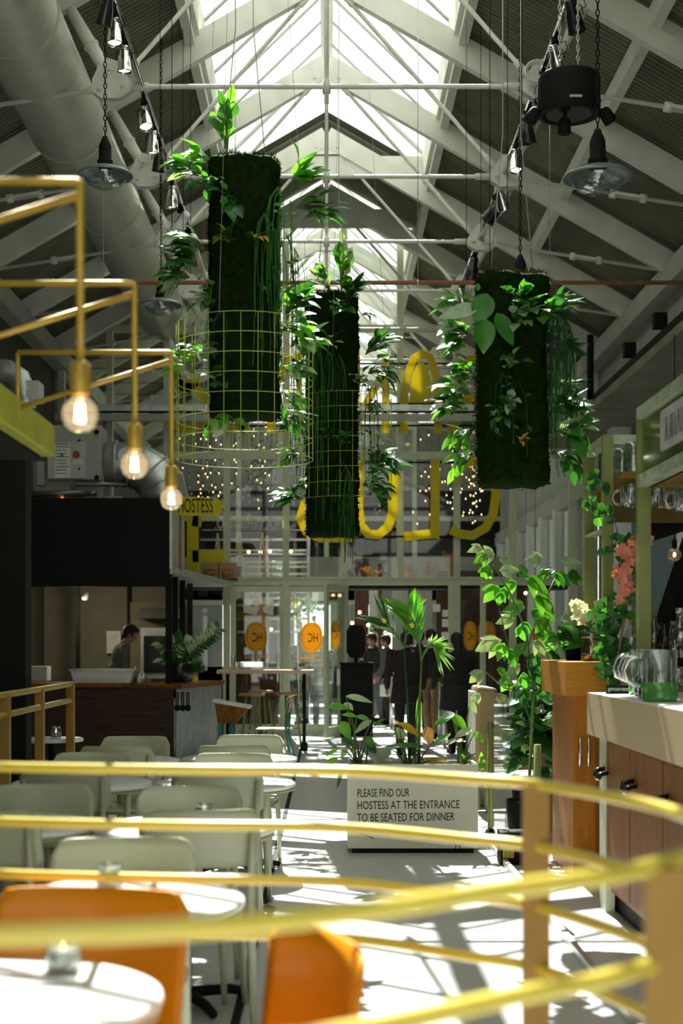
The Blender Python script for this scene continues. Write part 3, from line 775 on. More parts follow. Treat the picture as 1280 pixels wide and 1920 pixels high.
# ---- the middle column
t, c, R, H = moss_column(571, 674, 556, 1006, 12.9, 'middle hanging moss column, lowest of the three', 4)
for (px, py, n, sp, L, Wd, mt, kw) in [
    (640, 545, 9, (.1, 0, 1), .19, .085, (B, G, G, PL), dict(jit=.4, up=.4, lean=(0, 0, .25))),
    (618, 545, 9, (-.5, -.3, .5), .17, .07, (B, PL, D), {}),
    (650, 560, 12, (.3, -.6, .1), .17, .075, (G, D, D), {}),
    (640, 580, 7, (0, -1, -.5), .16, .07, (G, D), {}),
    (678, 590, 5, (.8, -.2, -.4), .09, .03, (D,), {}),
    (685, 665, 16, (.8, -.3, .4), .19, .06, (G, D, D), {}),
    (690, 700, 14, (.7, -.3, -.2), .2, .07, (D, G, D), {}),
    (672, 720, 8, (.3, -1, -.1), .14, .06, (D, PL), {}),
    (685, 760, 6, (.6, -.2, -.6), .10, .04, (D,), {}),
    (615, 655, 4, (.2, -1, 0), .14, .05, (PL, D), {}),
    (690, 880, 15, (.8, -.3, 0), .2, .08, (D, G, D), {}),
    (680, 910, 12, (.6, -.5, -.3), .18, .06, (D, G), {}),
    (570, 740, 6, (-.6, -.3, -.3), .10, .05, (D,), {}),
    (562, 790, 9, (-.6, -.3, -.4), .14, .05, (D, D), {}),
    (560, 850, 9, (-.5, -.4, -.3), .16, .06, (D, G), {}),
    (570, 910, 8, (-.3, -.8, -.1), .12, .06, (D, PL), {}),
    (566, 935, 12, (-.8, -.4, -.2), .17, .06, (D, D, G), {}),
    (610, 820, 6, (0, -1, 0), .1, .05, (D, D), {}),
    (640, 830, 5, (0, -1, 0), .1, .05, (D,), {})]:
    plant_on(t, px, py, 12.62 if sp[1] < -.45 else 12.8, 'leafy_plant', n, sp, L, Wd, mt, **kw)
vines((P(580, 640, 12.6), P(600, 640, 12.6)), 14, 1.6, r=.003).build('trailing_vine', [M['leaf_m']], t)
vines((P(610, 655, 12.6), P(635, 665, 12.6)), 14, .85, r=.003).build('trailing_vine', [M['leaf_m']], t)
vines((P(640, 860, 12.6), P(662, 900, 12.6)), 16, .75, r=.003).build('trailing_vine', [M['leaf_m']], t)
vines((P(682, 700, 12.7), P(700, 720, 12.7)), 9, 1.0, leafy=.35).build('trailing_vine', [M['leaf_d']], t)
vines((P(540, 700, 12.7), P(568, 760, 12.7)), 14, 1.0, leafy=.3).build('trailing_vine', [M['leaf_d']], t)
vines((P(618, 900, 12.6), P(665, 930, 12.6)), 12, .7, r=.003).build('trailing_vine', [M['leaf_d']], t)
# ---- the right column
t, c, R, H = moss_column(889, 1029, 522, 912, 9.0, 'broad hanging moss column on the right with round calathea leaves', 9)
for (px, py, n, sp, L, Wd, mt, kw) in [
    (970, 610, 9, (0, -1, .2), .13, .06, (D, G, PL), {}), (985, 590, 6, (.2, -1, .1), .14, .06, (D, PL, G), {}),
    (975, 570, 6, (0, -1, .2), .12, .06, (D, G), {}), (1010, 600, 5, (.4, -1, 0), .12, .06, (D, G), {}),
    (886, 590, 11, (-.7, -.4, .2), .15, .075, (B, G, PL, G), {}), (884, 630, 12, (-.7, -.4, -.1), .13, .07, (G, B, PL, D), {}),
    (872, 650, 8, (-.6, -.4, -.3), .12, .06, (D, G, B), {}), (886, 700, 8, (-.5, -.4, -.2), .12, .07, (D, G, D), {}),
    (880, 740, 14, (-.6, -.4, -.1), .15, .07, (G, B, D, PL), {}), (878, 770, 14, (-.7, -.4, -.1), .15, .06, (G, D, B), {}),
    (885, 810, 9, (-.5, -.4, -.5), .13, .05, (D, B, G), {}), (888, 850, 7, (-.6, -.3, -.6), .12, .05, (D, B), {}),
    (955, 690, 6, (0, -1, 0), .11, .04, (D, PL), {}), (950, 760, 6, (.1, -1, -.2), .1, .045, (PL, D), {}),
    (935, 780, 5, (0, -1, -.5), .1, .04, (G, D), {}), (1030, 590, 10, (.8, -.4, .1), .13, .05, (D, D, G), {}),
    (1040, 650, 9, (.8, -.3, -.3), .11, .04, (D,), {}), (1040, 720, 9, (.7, -.3, -.5), .13, .03, (D, G), {}),
    (1035, 770, 12, (.8, -.4, -.1), .15, .08, (D, D, G), {}), (1040, 810, 12, (.8, -.3, -.2), .15, .08, (D, G, PL), {}),
    (1045, 850, 8, (.6, -.3, -.7), .14, .06, (D, G), {}), (975, 830, 4, (.2, -1, -.4), .09, .02, (M['leaf_y'],), {})]:
    plant_on(t, px, py, 8.74 if sp[1] < -.45 else 8.9, 'leafy_plant', n, sp, L, Wd, mt, **kw)
m = MB()   # the big round leaves
for px, py, dx, dz, L, Wd, mi in ((912, 575, -.3, -1, .17, .12, 1), (912, 575, .05, 1, .05, .03, 0), (930, 612, .55, -1, .19, .09, 0), (907, 622, 0, -1, .18, .115, 1), (898, 600, -1, -.25, .22, .08, 2), (895, 545, 0, 1, .04, .03, 0)):
    o = P(px, py-25 if dz < 0 else py, 8.66); m.leaf(o, (dx, -.1, dz), (.1, -1, .3), L*1.2, Wd*1.2, .12, mi, 8, .1)
m.build('calathea_leaves', [G, M['leaf_m'], PL], t)
vines((P(1030, 560, 8.9), P(1062, 600, 8.9)), 40, 1.0, leafy=.12, r=.003).build('trailing_cactus', [M['leaf_d']], t)
vines((P(1045, 600, 8.9), P(1062, 640, 8.9)), 16, .75, r=.003).build('trailing_cactus', [M['leaf_m']], t)
vines((P(925, 690, 8.7), P(975, 720, 8.7)), 7, .5, leafy=.5).build('trailing_vine', [M['leaf_d']], t)
# ---- cages of lime green wire hung round the first two columns
def cage(cx, cy_px, pyt, pyb, d, w, nring, nv, label, r=.0026):
    R = w/2*d/F; c = P(cx, pyb, d); H = (pyb-pyt)*d/F
    t = thing('wire_cage', label, 'wire cage', c)
    for i in range(nring):
        z = H*i/(nring-1)
        MB().tube([(R*math.cos(2*PI*k/56), R*math.sin(2*PI*k/56), z) for k in range(56)], r, 5, closed=True).build('ring', M['wire'], t, False)
    for k in range(nv):
        a = 2*PI*(k+.5)/nv
        MB().tube([(R*math.cos(a), R*math.sin(a), 0), (R*math.cos(a), R*math.sin(a), H)], r, 4).build('upright', M['wire'], t, False)
    for a in (.3, 2.4, 4.4):
        MB().tube([(R*math.cos(a), R*math.sin(a), H), (R*.3*math.cos(a), R*.3*math.sin(a), 8.0-c.z)], .0015, 4).build('hanging_wire', M['galv'], t, False)
cage(459, 0, 612, 862, 9.5, 256, 8, 26, 'lime green wire mesh cylinder around the foot of the tallest moss column')
cage(648, 0, 747, 938, 13.0, 172, 8, 24, 'lime green wire mesh cylinder around the middle moss column', .0022)
# ================================================================== LETTERS, SIGNS AND LIGHTS AT THE GLASS FRONT
DL = YF-.17
def px2(pts, d): return [((x-VX)*d/F, EYE+(VY-y)*d/F) for x, y in pts]
def letter(strokes, w, label, d=DL, polys=(), m='yellow', group=None):
    mb = MB(); k = d/F
    for st in strokes: mb.ribbon(px2(st, d), w*k, d, d+.03)
    for po in polys: mb.prism(px2(po, d), d, d+.03)
    return mb.build('sign_letter', M[m], label=label, cat='letter')
letter([[(335, 661), (352, 661), (366, 668)], [(332, 716), (345, 726), (366, 727), (382, 742), (388, 762), (383, 785), (366, 800), (346, 803), (326, 794), (312, 781)]], 18, 'big yellow reversed letter S, leftmost of the upper row', polys=[[(324, 712), (338, 706), (356, 712), (376, 704), (372, 722), (350, 738), (330, 732)]])
letter([[(458, 660), (458, 811)], [(458, 668), (430, 668)], [(458, 735), (432, 735)], [(458, 802), (428, 802)]], 18, 'big yellow reversed letter E of the upper row behind the tallest moss column')
letter([[(508, 660), (508, 811)], [(545, 665), (508, 735), (545, 808)]], 16, 'big yellow letter K of the upper row between the two wire cages')
letter([[(600, 811), (600, 660), (560, 811), (560, 660)]], 16, 'big yellow letter N of the upper row behind the middle moss column')
letter([[(723, 672), (723, 811)], [(723, 690), (668, 790)], [(668, 660), (668, 811)]], 14, 'big yellow letter N of the upper row just right of the middle moss column')
letter([[(757, 811), (757, 745), (763, 705), (775, 672), (790, 662), (806, 670), (818, 705), (821, 745), (821, 811)]], 15, 'big yellow letter A with a filled arch in the upper row', polys=[[(767, 755), (771, 708), (780, 684), (790, 677), (800, 686), (807, 712), (809, 755)], [(767, 760), (809, 760), (810, 773), (766, 773)]])
letter([[(842, 811), (880, 752)], [(905, 660), (905, 811)], [(905, 668), (872, 675), (862, 710), (875, 745), (905, 750)]], 15, 'big yellow reversed letter R half hidden by the right moss column')
letter([[(850, 904), (857, 884), (872, 869), (893, 863), (913, 872), (925, 893), (930, 925), (925, 962), (911, 989), (886, 1004), (862, 1001), (845, 993)]], 17, 'big yellow reversed letter C at the right end of the lower row')
letter([[(816, 860), (815, 1010)], [(806, 1001), (757, 1006)]], 17, 'big yellow reversed letter L of the lower row')
letter([[(739, 861), (736, 960), (727, 988), (709, 1003), (690, 1001), (676, 985), (672, 955), (672, 861)]], 18, 'big yellow letter U of the lower row')
letter([[(661, 1008), (661, 868), (600, 868), (580, 885), (580, 910), (604, 932), (655, 934)], [(604, 932), (570, 945), (562, 972), (575, 998), (600, 1008), (661, 1008)]], 17, 'big yellow reversed letter B behind the foot of the middle moss column')
letter([[(361, 966), (361, 1083)], [(361, 975), (378, 978)], [(361, 1043), (421, 1043)]], 22, 'tall yellow letter standing left of the glass front on the kitchen roof', d=22.6)
for y, a, b in ((682, 660, 905), (757, 640, 900), (762, 640, 900), (798, 320, 905), (867, 560, 930), (1006, 560, 930)):
    q = MB(); z = EYE+(VY-y)*(DL+.05)/F; q.box((a-VX)*DL/F, (b-VX)*DL/F, DL+.035, DL+.06, z-.014, z+.014)
    nm = {682: 'top', 757: 'second', 762: 'third', 798: 'fourth', 867: 'fifth', 1006: 'lowest'}[y]
    q.build('letter_rail', M['black'], label='thin dark horizontal rail carrying the yellow letters, '+nm+' from the roof', cat='rail')
# the pointing hostess board
k = 19.0/F
t = thing('hostess_sign', 'yellow arrow board reading HOSTESS pointing right', 'sign', P(378, 968, 19.0))
m = MB(); m.prism(px2([(332, 930), (408, 934), (420, 948), (408, 968), (332, 966)], 19.0), 19.0, 19.03); m.build('board', M['yellow'], t)
m = MB(); text_into(m, 'HOSTESS', Matrix.Translation(P(333, 961, 18.995)), .27, .43); m.build('lettering', M['black'], t)
m = MB(); m.tube([P(338, 966, 19.05), P(338, 1070, 19.05)], .018, 8); m.build('post', M['rust'], t)
# mirrored shop lettering on the glass
t = thing('window_lettering', 'pale mirrored capitals on the glass left of the middle moss column', 'lettering', P(455, 992, 23.22))
m = MB(); text_into(m, 'HOLY FRIEND O.', Matrix.Translation(P(531, 991, 23.22)), .235, .62, mirror=True, depth=.004); m.build('lettering', M['cream'], t)
m = MB(); m.bar(P(378, 993.5, 23.22), P(600, 993.5, 23.22), .012, .012); m.build('underline', M['cream'], t)
# round yellow stickers with mirrored monogram
def sticker(px, py, w, h, d, rz, label, ring=True):
    t = thing('round_sticker', label, 'sticker', P(px, py+h/2, d), rz)
    a, b = w/2*d/F, h/2*d/F; n = 36
    poly = [(math.copysign(abs(math.cos(2*PI*i/n))**.8, math.cos(2*PI*i/n))*a, b+math.copysign(abs(math.sin(2*PI*i/n))**.8, math.sin(2*PI*i/n))*b) for i in range(n)]
    MB().prism(poly, -.004, 0).build('disc', M['sticker'], t, False)
    q = MB(); ringp = [(x*.84, b+(z-b)*.84) for x, z in poly]
    for i in range(n):
        if i in (8, 9, 26, 27): continue
        q.ribbon([ringp[i], ringp[(i+1) % n]], .006, -.008, -.005)
    q.build('ring_line', M['black'], t, False)
    q = MB(); text_into(q, 'HC', Matrix.Translation((a*.62, -.007, b*.68)), b*.86, .62*a/b*1.3, mirror=True); q.build('monogram', M['black'], t, False)
    if ring:
        q = MB(); q.box(-a*1.05, a*1.05, -.004, 0, -b*.42, -b*.34)
        text_into(q, 'DAY BEST FOR', Matrix.Translation((a*1.05, -.004, -b*.3)), b*.22, .9, mirror=True)
        q.build('small_print', M['sticker'], t, False)
M['sign_pale'] = mat('sign_pale', (.55, .55, .30), .5)
sticker(480, 1194, 41, 56, 23.26, 0, 'yellow oval HC sticker on the left leaf of the closed glass doors')
sticker(584, 1195, 41, 56, 23.26, 0, 'yellow oval HC sticker on the right leaf of the closed glass doors')
sticker(629, 1190, 17, 54, 22.75, 0, 'narrow looking yellow oval sticker on the open door leaf', False)
sticker(881, 1192, 24, 54, 23.26, 0, 'narrow yellow oval sticker on the fixed pane right of the doorway')
sticker(912, 1192, 34, 54, 23.6, 0, 'orange yellow oval sticker partly behind the frame post right of the doorway', False)
sticker(1017, 1193, 38, 54, 23.26, 0, 'yellow oval sticker behind the tall plant, rightmost of all')
# beer crates on the kitchen roof
for i, (x0, x1) in enumerate(((376, 409), (411, 442))):
    t = thing('beer_crate', 'wooden beer crate at the glass front, %s of the pair' % ('left' if i == 0 else 'right'), 'crate', P((x0+x1)/2, 1087, 22.6))
    k = 22.6/F; w = (x1-x0)/2*k; h = 32*k
    q = MB(); q.box(-w, w, 0, .02, 0, h); q.box(-w, w, .34, .36, 0, h); q.box(-w, -w+.02, .02, .34, 0, h); q.box(w-.02, w, .02, .34, 0, h); q.box(-w, w, 0, .36, 0, .02)
    q.build('crate_box', M['crate'], t, False)
    q = MB(); text_into(q, 'Bier', Matrix.Translation((0, -.004, .03)), .15, .8, align='CENTER'); text_into(q, 'Heineken', Matrix.Translation((0, -.004, .14)), .055, .9, align='CENTER')
    q.build('lettering', M['black'], t, False)
# ------------------------------------------------------------------ curtains of small warm bulbs in front of the passage wall
random.seed(21)
n = 0
STR = []
def strand(px, py0, py1, d, nb, col, warm):
    global n
    d = min((24.3, 25.2, 26.6, 27.8), key=lambda q: abs(q-d)); a = P(px, py0, d); b = P(px+random.uniform(-3, 3), py1, d)
    t = thing('bulb_string', 'thin hanging string of small %s bulbs' % ('glowing' if warm else 'clear'), 'string light', b, 0, 'strings of %s bulbs behind the glass front, %s' % ('glowing' if warm else 'clear', 'left' if px < 545 else 'right'))
    t['label'] = 'thin hanging string of small %s bulbs behind the glass front, %s' % ('glowing' if warm else 'clear', 'left of the middle moss column' if px < 560 else 'right of the middle moss column')
    STR.append((px, warm, t))
    MB().tube([Vector((a.x, a.y, 6.3)), a, (a+b)/2+Vector((.01, 0, 0)), b], .003, 3, cap=False).build('wire', M['black'], t)
    for i in range(nb):
        p0 = a.lerp(b, (i+random.uniform(.1, .9))/nb); p = p0+Vector((random.uniform(-.09, .09), random.uniform(-.1, .1), 0)); MB().tube([p0+Vector((0, 0, .06)), p+Vector((0, 0, .03))], .002, 3, cap=False).build('branch_wire', M['black'], t)
        q = MB(); q.ell(p-Vector((0, 0, .03)), (.021, .021, .029), 8, 6)
        g = q.build('bulb', M['bulbclear'], t)
        if warm: MB().ell(p-Vector((0, 0, .03)), (.008, .008, .012), 6, 4).build('filament', M['glow_small'], g)
        MB().tube([p, p+Vector((0, 0, .035))], .011, 5).build('cap', M['black'], g)
for i in range(20):
    px = random.uniform(335, 425) if i < 11 else random.uniform(440, 530)
    strand(px, random.uniform(770, 830), random.uniform(900, 985), random.uniform(24.0, 27), random.randint(6, 9), 0, random.random() < .8)
for i in range(9):
    px = random.uniform(470, 600)
    strand(px, random.uniform(780, 800), random.uniform(930, 975), random.uniform(24, 26), random.randint(8, 12), 0, False)
for i in range(20):
    px = random.uniform(690, 905)
    strand(px, random.uniform(790, 870), random.uniform(930, 1005), random.uniform(24.0, 28), random.randint(6, 9), 0, px > 740)

for warm in (True, False):
    for side in (0, 1):
        L = sorted([q for q in STR if q[1] == warm and (q[0] > 610) == bool(side)], key=lambda q: q[0])
        for i, q in enumerate(L):
            q[2]['label'] = 'hanging string of small %s bulbs behind the %s panes, %s from the left' % ('glowing' if warm else 'clear', 'right' if side else 'left', ORDN[i])
            q[2]['group'] = '%s bulb strings behind the glass front' % ('glowing' if warm else 'clear')

for i, y in enumerate((24.3, 25.2, 26.6, 27.8)):
    MB().tube([(-4.4, y, 6.3), (4.4, y, 6.3)], .006, 5).build('carrier_cable', M['black'], label='thin cable across the passage roof carrying bulb strings, '+ORDN[i]+' behind the glass', cat='cable')
# ================================================================== THE PASSAGE BEYOND THE GLASS
# dark brick piers and end partition pieces
for i, (px, w, d) in enumerate(((678, 26, 29.0), (712, 7, 31), (560, 8, 31), (770, 10, 33))):
    a = P(px, 1090, d); ww = w*d/F/2
    S(MB().box(a.x-ww, a.x+ww, d, d+ww*2, 0, 3.2), 'trim_brick_pier', M['brick'])
S(MB().box(-4.3, 4.3, 33.6, 33.8, 3.0, 3.5), 'trim_dark_beam', M['far_wall'])
# white steel balustrade / stair screen seen through the upper panes on the left
t = thing('white_rail_screen', 'white screen of horizontal rails behind the doors and upper panes', 'screen', P(520, 1380, 27.0))
for i, py in enumerate((1012, 1032, 1039, 1054, 1063, 1076, 1086, 1100, 1110, 1122, 1135, 1160, 1185)):
    q = MB(); q.tube([P(375 if py < 1040 else 445, py, 27.0), P(578, py, 27.0)], .022, 6); q.build('rail', M['white'], t)
for px in (578, 500):
    q = MB(); q.tube([P(px, 1005, 27.02), P(px, 1360, 27.02)], .03, 6); q.build('upright', M['white'], t)
# slim timber trestle tops rising behind the left panes
for i, (px, py, px2_) in enumerate(((408, 1000, 3), (450, 998, 4), (492, 998, 3))):
    q = MB(); q.bar(P(px, py, 25.5), P(px-10, 1092, 25.5), .045, .03); q.bar(P(px, py, 25.55), P(px+8, 1092, 25.6), .04, .03)
    q.build('trestle', M['pale_wood'], label='pale timber A-frame leg behind the glass, '+['leftmost', 'middle', 'rightmost'][i]+' of three', cat='trestle')
# bunches of tall orange grass behind the right upper panes
for i, (px, w, h) in enumerate(((697, 14, 30), (768, 10, 35), (808, 20, 42), (846, 8, 60), (915, 14, 40))):
    q = MB()
    for k in range(16):
        a = P(px+rnd(-w, w)/2, 1092, 26); q.tube([a, a+Vector((rnd(-.05, .05), 0, h*rnd(.25, .5)*26/F)), a+Vector((rnd(-.16, .16), rnd(-.05, .05), h*rnd(.7, 1)*26/F))], .009, 4, cap=False)
    q.build('dried_grass', M['dry'], label='bunch of orange dried grass behind the glass, '+['under the letter U', 'left of the letter L foot', 'under the letter L', 'tallest, beside the sixth post', 'right of the reversed C'][i], cat='dried grass')
M_ = None
S(MB().box(-4.3, 4.3, 25.3, 26.2, 2.45, 2.565), 'trim_passage_ledge', M['black'])
# hanging white board, menu boards, planting
q = MB(); a = P(456, 1153, 25.5); b = P(512, 1123, 25.5); q.box(a.x, b.x, 25.5, 25.54, a.z, b.z); q.build('white_board', M['white'], label='blank white board behind the left glass door', cat='board')
q = MB(); q.bar(P(446, 1153, 24.6), P(495, 1165, 24.2), .03, .13); q.build('timber_beam', M['crate'], label='short pale timber beam end behind the left door sticker', cat='beam')
q = MB()
for k in range(26):
    p = P(478+k*.9+rnd(-4, 4), 1112+k*2.6, 24.4); q.leaf(p, (rnd(-1, 1), rnd(-1, 1), rnd(-1, .4)), (0, -1, .5), .12, .07, .3, k % 2)
q.tube([P(478, 1108, 24.4), P(490, 1140, 24.4), P(503, 1180, 24.4)], .02, 6)
q.build('dried_bouquet', [M['dry'], M['dusty']], label='bunch of dried brown leaves hung behind the left glass door', cat='bouquet')
for i, (px, py, w, h, m) in enumerate(((598, 1112, 26, 30, 'white'), (818, 1140, 14, 14, 'paper'), (836, 1150, 14, 13, 'paper'), (836, 1168, 15, 15, 'paper'), (835, 1192, 15, 14, 'paper'))):
    a = P(px-w/2, py+h/2, 27.5); b = P(px+w/2, py-h/2, 27.5); q = MB(); q.box(a.x, b.x, 27.5, 27.52, a.z, b.z)
    if m == 'paper': 
        for r in range(4): pass
    q.build('notice', M[m], label='small pale notice in the passage, '+['beside the third rail post above the closed doors', 'left of the notices at the doorway', 'top right of the notices', 'middle right of the notices', 'lowest right of the notices'][i], cat='notice')
# white pampas plume
q = MB()
for k in range(60):
    p = P(549+rnd(-3, 3)+k*.18, 1120+k*1.15, 26.0); q.leaf(p, (rnd(-.6, .6), rnd(-.3, .3), 1), (rnd(-1, 1), -1, 0), .16, .035, .3, 0, 3)
q.tube([P(556, 1110, 26), P(560, 1320, 26)], .012, 5)
q.build('pampas_plume', M['petal_w'], label='tall white feathery plume behind the right glass door', cat='dried plant')
# greenery in the distance
for i, (px, py, s_) in enumerate(((504, 1072, 1.0), (520, 1258, .8), (565, 1140, .9), (590, 1130, .7), (715, 1180, .7))):
    q = MB(); c = P(px, py, 29+.6*i)
    for k in range(90):
        v = Vector((rnd(-1, 1), rnd(-1, 1), rnd(-.6, .6)))*.32*s_; q.leaf(c+v, (rnd(-1, 1), rnd(-1, 1), rnd(-.5, 1)), (0, 0, 1), .13, .07, .3, k % 2, 3)
    q.tube([c-Vector((0, 0, .3)), Vector((c.x, c.y, 0))], .02, 5, mi=2)
    q.build('potted_shrub', [M['leaf_m'], M['leaf_d'], M['stem']], label='distant green shrub behind the glass, '+['above the closed doors', 'low behind the left door', 'behind the white plume', 'right of the white plume', 'left of the open doorway people'][i], cat='shrub')
# counter seen through the left door and right panes
q = MB(); a = P(500, 1258, 25.5); q.box(P(440, 0, 25.5).x, P(520, 0, 25.5).x, 25.4, 26.0, 0, 1.02)
q.build('passage_counter', M['darkwood'], label='dark counter behind the left glass door', cat='counter')
q = MB(); q.box(P(438, 0, 25.5).x, P(522, 0, 25.5).x, 25.35, 26.05, 1.02, 1.06); q.build('counter_slab', M['cream'], label='pale slab on the dark counter behind the left glass door', cat='worktop')
# white deck boards outside lit by the sun
# dark lower wall beyond the doorway and pale shutters
for i, (x0, x1, z0, z1, d, m) in enumerate(((692, 712, 0, 3.0, 32, 'white'), (735, 765, .9, 3.0, 32.5, 'wall_light'), (786, 810, 0, 3.0, 32.5, 'wall_light'), (818, 845, 0, 3, 30, 'darkwood'), (850, 905, 0, 3.0, 30, 'darkwood'), (440, 520, 1.1, 2.4, 30, 'darkwood'), (905, 1000, 0, 3.0, 30, 'darkwood'))):
    S(MB().box(P(x0, 0, d).x, P(x1, 0, d).x, d, d+.1, z0, z1), 'wall_passage', M[m])
# warm lanterns inside
for i, (px, py, d) in enumerate(((488, 1035, 26), (506, 1034, 26), (466, 1035, 26), (545, 1034, 26), (674, 1148, 26), (660, 1168, 26.2), (985, 1112, 26), (1003, 1111, 26), (660, 1175, 25.6), (690, 1172, 26.4), (508, 1180, 26.5))):
    d = 26.6; c = P(px, py, d); t = thing('warm_bulb', 'small warm round bulb glowing behind the glass front, '+['second of four above the doors', 'third of four above the doors', 'first of four above the doors', 'last of four above the doors', 'on the brick pier', 'by the octagonal sign, upper', 'far right, left one', 'far right, right one', 'by the octagonal sign, lower', 'right of the octagonal sign', 'behind the left door sticker'][i], 'light bulb', c)
    MB().ell((0, 0, 0), .03, 10, 8).build('glass', M['glow_small'], t, False); MB().tube([(0, 0, .03), (0, 0, 6.3-c.z)], .004, 5).build('cord', M['black'], t, False)
# ================================================================== KITCHEN BLOCK ON THE LEFT
KD = 18.5; KX = -1.985
t = thing('kitchen_canopy', 'large black boxed canopy over the open kitchen on the left', 'canopy', (-3.2, KD, 2.2))
MB().box(-4.35, KX-.03, KD, KD+.05, 2.22, 3.36).build('front_panel', M['black'], t)
MB().box(KX-.03, KX, KD, 20.15, 2.45, 3.4).build('side_panel', M['galv'], t)
MB().box(-4.35, KX-.03, KD+.05, 20.1, 3.3, 3.36).build('roof_panel', M['black'], t)
q = MB(); a_ = [(-4.35, KD+.05), (KX, KD+.05), (-1.50, 23.12), (-4.35, 23.12)]; q.add([(x, y, z) for z in (2.39, 2.48) for x, y in a_], [(3, 2, 1, 0), (4, 5, 6, 7), (0, 1, 5, 4), (1, 2, 6, 5), (2, 3, 7, 6), (3, 0, 4, 7)]); q.build('platform', M['galv'], t)
for y in (18.55, 19.3, 20.3, 21.4):
    S(MB().box(KX-.09, KX-.01, y, y+.09, .97, 2.38), 'trim_kitchen_post', M['black'])
S(MB().box(-4.35, KX-.2, 22.2, 22.3, .9, 2.4), 'wall_kitchen_back', M['kwall'])
S(MB().box(-3.66, -3.6, 21.0, 21.06, .97, 2.4), 'trim_kitchen_post', M['black'])
S(MB().box(-3.06, -3.02, 22.1, 22.19, .97, 2.4), 'trim_kitchen_post', M['black'])
m = MB(); m.box(-3.02, -2.15, 22.12, 22.19, 1.0, 2.12); m.build('wall_board', M['kboard'], label='dull beige board on the kitchen back wall behind the cook', cat='board')
m = MB(); a = P(199, 1210, 22.05); m.box(a.x, a.x+.22, 22.08, 22.1, a.z-.12, a.z+.22); m.build('notice', M['paper'], label='white paper notice pinned behind the cook in the kitchen', cat='notice')
t = thing('oven', 'dark oven with a steel hood in the kitchen right of the cook', 'oven', (-2.55, 21.6, .97))
MB().box(-2.75, -2.25, 21.3, 22.1, .97, 1.72).build('body', M['galv'], t); MB().box(-2.70, -2.3, 21.27, 21.3, 1.05, 1.6).build('door', M['black_gloss'], t)
m = MB(); m.add([(-2.85, 21.2, 1.86), (-2.2, 21.2, 1.86), (-2.2, 22.1, 1.86), (-2.85, 22.1, 1.86), (-2.75, 21.4, 2.02), (-2.2, 21.4, 2.02), (-2.2, 22.1, 2.02), (-2.75, 22.1, 2.02)], [(0, 3, 2, 1), (4, 5, 6, 7), (0, 1, 5, 4), (1, 2, 6, 5), (2, 3, 7, 6), (3, 0, 4, 7)]); m.build('hood', M['pipe'], t)
t = thing('kitchen_counter', 'long dark wood kitchen counter left of the glass front', 'counter', (-3.1, KD, 0))
MB().box(-4.3, KX+.02, KD, KD+.06, 0, .93).build('front_panel', M['darkwood'], t)
MB().box(-4.3, -2.66, KD+.06, 19.2, 0, .93).build('body', M['black'], t)
MB().box(-4.3, -2.62, KD-.06, 19.25, .93, .98).build('worktop', M['walnut'], t)
# wing with reeded metal front
a0 = Vector((-1.93, 18.52, 0)); a1 = Vector((-1.52, 20.6, 0))
t = thing('reeded_bar', 'bar wing with a vertically reeded metal front beside the high table', 'bar', a0)
m = MB(); d = (a1-a0); n = 60
for i in range(n):
    p = a0+d*(i+.5)/n; m.tube([p, p+Vector((0, 0, .9))], d.length/n*.55, 6, cap=False)
m.build('reeded_front', M['galv'], t)
m = MB(); nn = Vector((-d.y, d.x, 0)).normalized(); m.bar(a0-nn*-.28+Vector((0, -.05, .935)), a1-nn*-.28+Vector((0, 0, .935)), .70, .05); m.build('bar_top', M['walnut'], t)
for i, px in enumerate((332, 342, 352)):
    o = P(px, 1298, 18.38); m = MB(); m.box(o.x-.022, o.x+.022, o.y, o.y+.015, o.z-.17, o.z); m.ell((o.x, o.y+.008, o.z-.2), (.04, .01, .045), 10, 6)
    for k in range(5): m.tube([(o.x, o.y-.003, o.z-.03-k*.03), (o.x, o.y+.0, o.z-.03-k*.03)], .008, 6, mi=1)
    m.build('hanging_skimmer', [M['black'], M['galv']], label='dark perforated skimmer hanging off the kitchen counter edge, '+['left', 'middle', 'right'][i]+' of three', cat='utensil')
# white basin tray on the worktop
o = P(195, 1283, 18.75); o.z = .98
t = thing('basin_tray', 'long white metal tray on the kitchen counter in front of the cook', 'tray', o)
m = MB(); L, Wd, h = .41, .2, .17
def rect(l, w, z): return [(-l, -w, z), (l, -w, z), (l, w, z), (-l, w, z)]
m.add(rect(L-.05, Wd-.03, 0)+rect(L, Wd, h)+rect(L-.015, Wd-.015, h)+rect(L-.06, Wd-.04, .012), [(3, 2, 1, 0), (0, 1, 5, 4), (1, 2, 6, 5), (2, 3, 7, 6), (3, 0, 4, 7), (4, 5, 9, 8), (5, 6, 10, 9), (6, 7, 11, 10), (7, 4, 8, 11), (8, 9, 13, 12), (9, 10, 14, 13), (10, 11, 15, 14), (11, 8, 12, 15), (12, 13, 14, 15)])
m.build('tray_body', M['white'], t, False)
m = MB(); m.tube([(-L-.01, -Wd-.01, h), (L+.01, -Wd-.01, h), (L+.01, Wd+.01, h), (-L-.01, Wd+.01, h)], .012, 6, closed=True); m.build('rim', M['white'], t, False)
m = MB(); o = P(50, 1250, 20); m.box(o.x-.05, o.x+.28, 20, 20.3, .97, 1.17); m.build('white_box', M['white'], label='small white box on the dark kitchen shelf at the far left', cat='box')
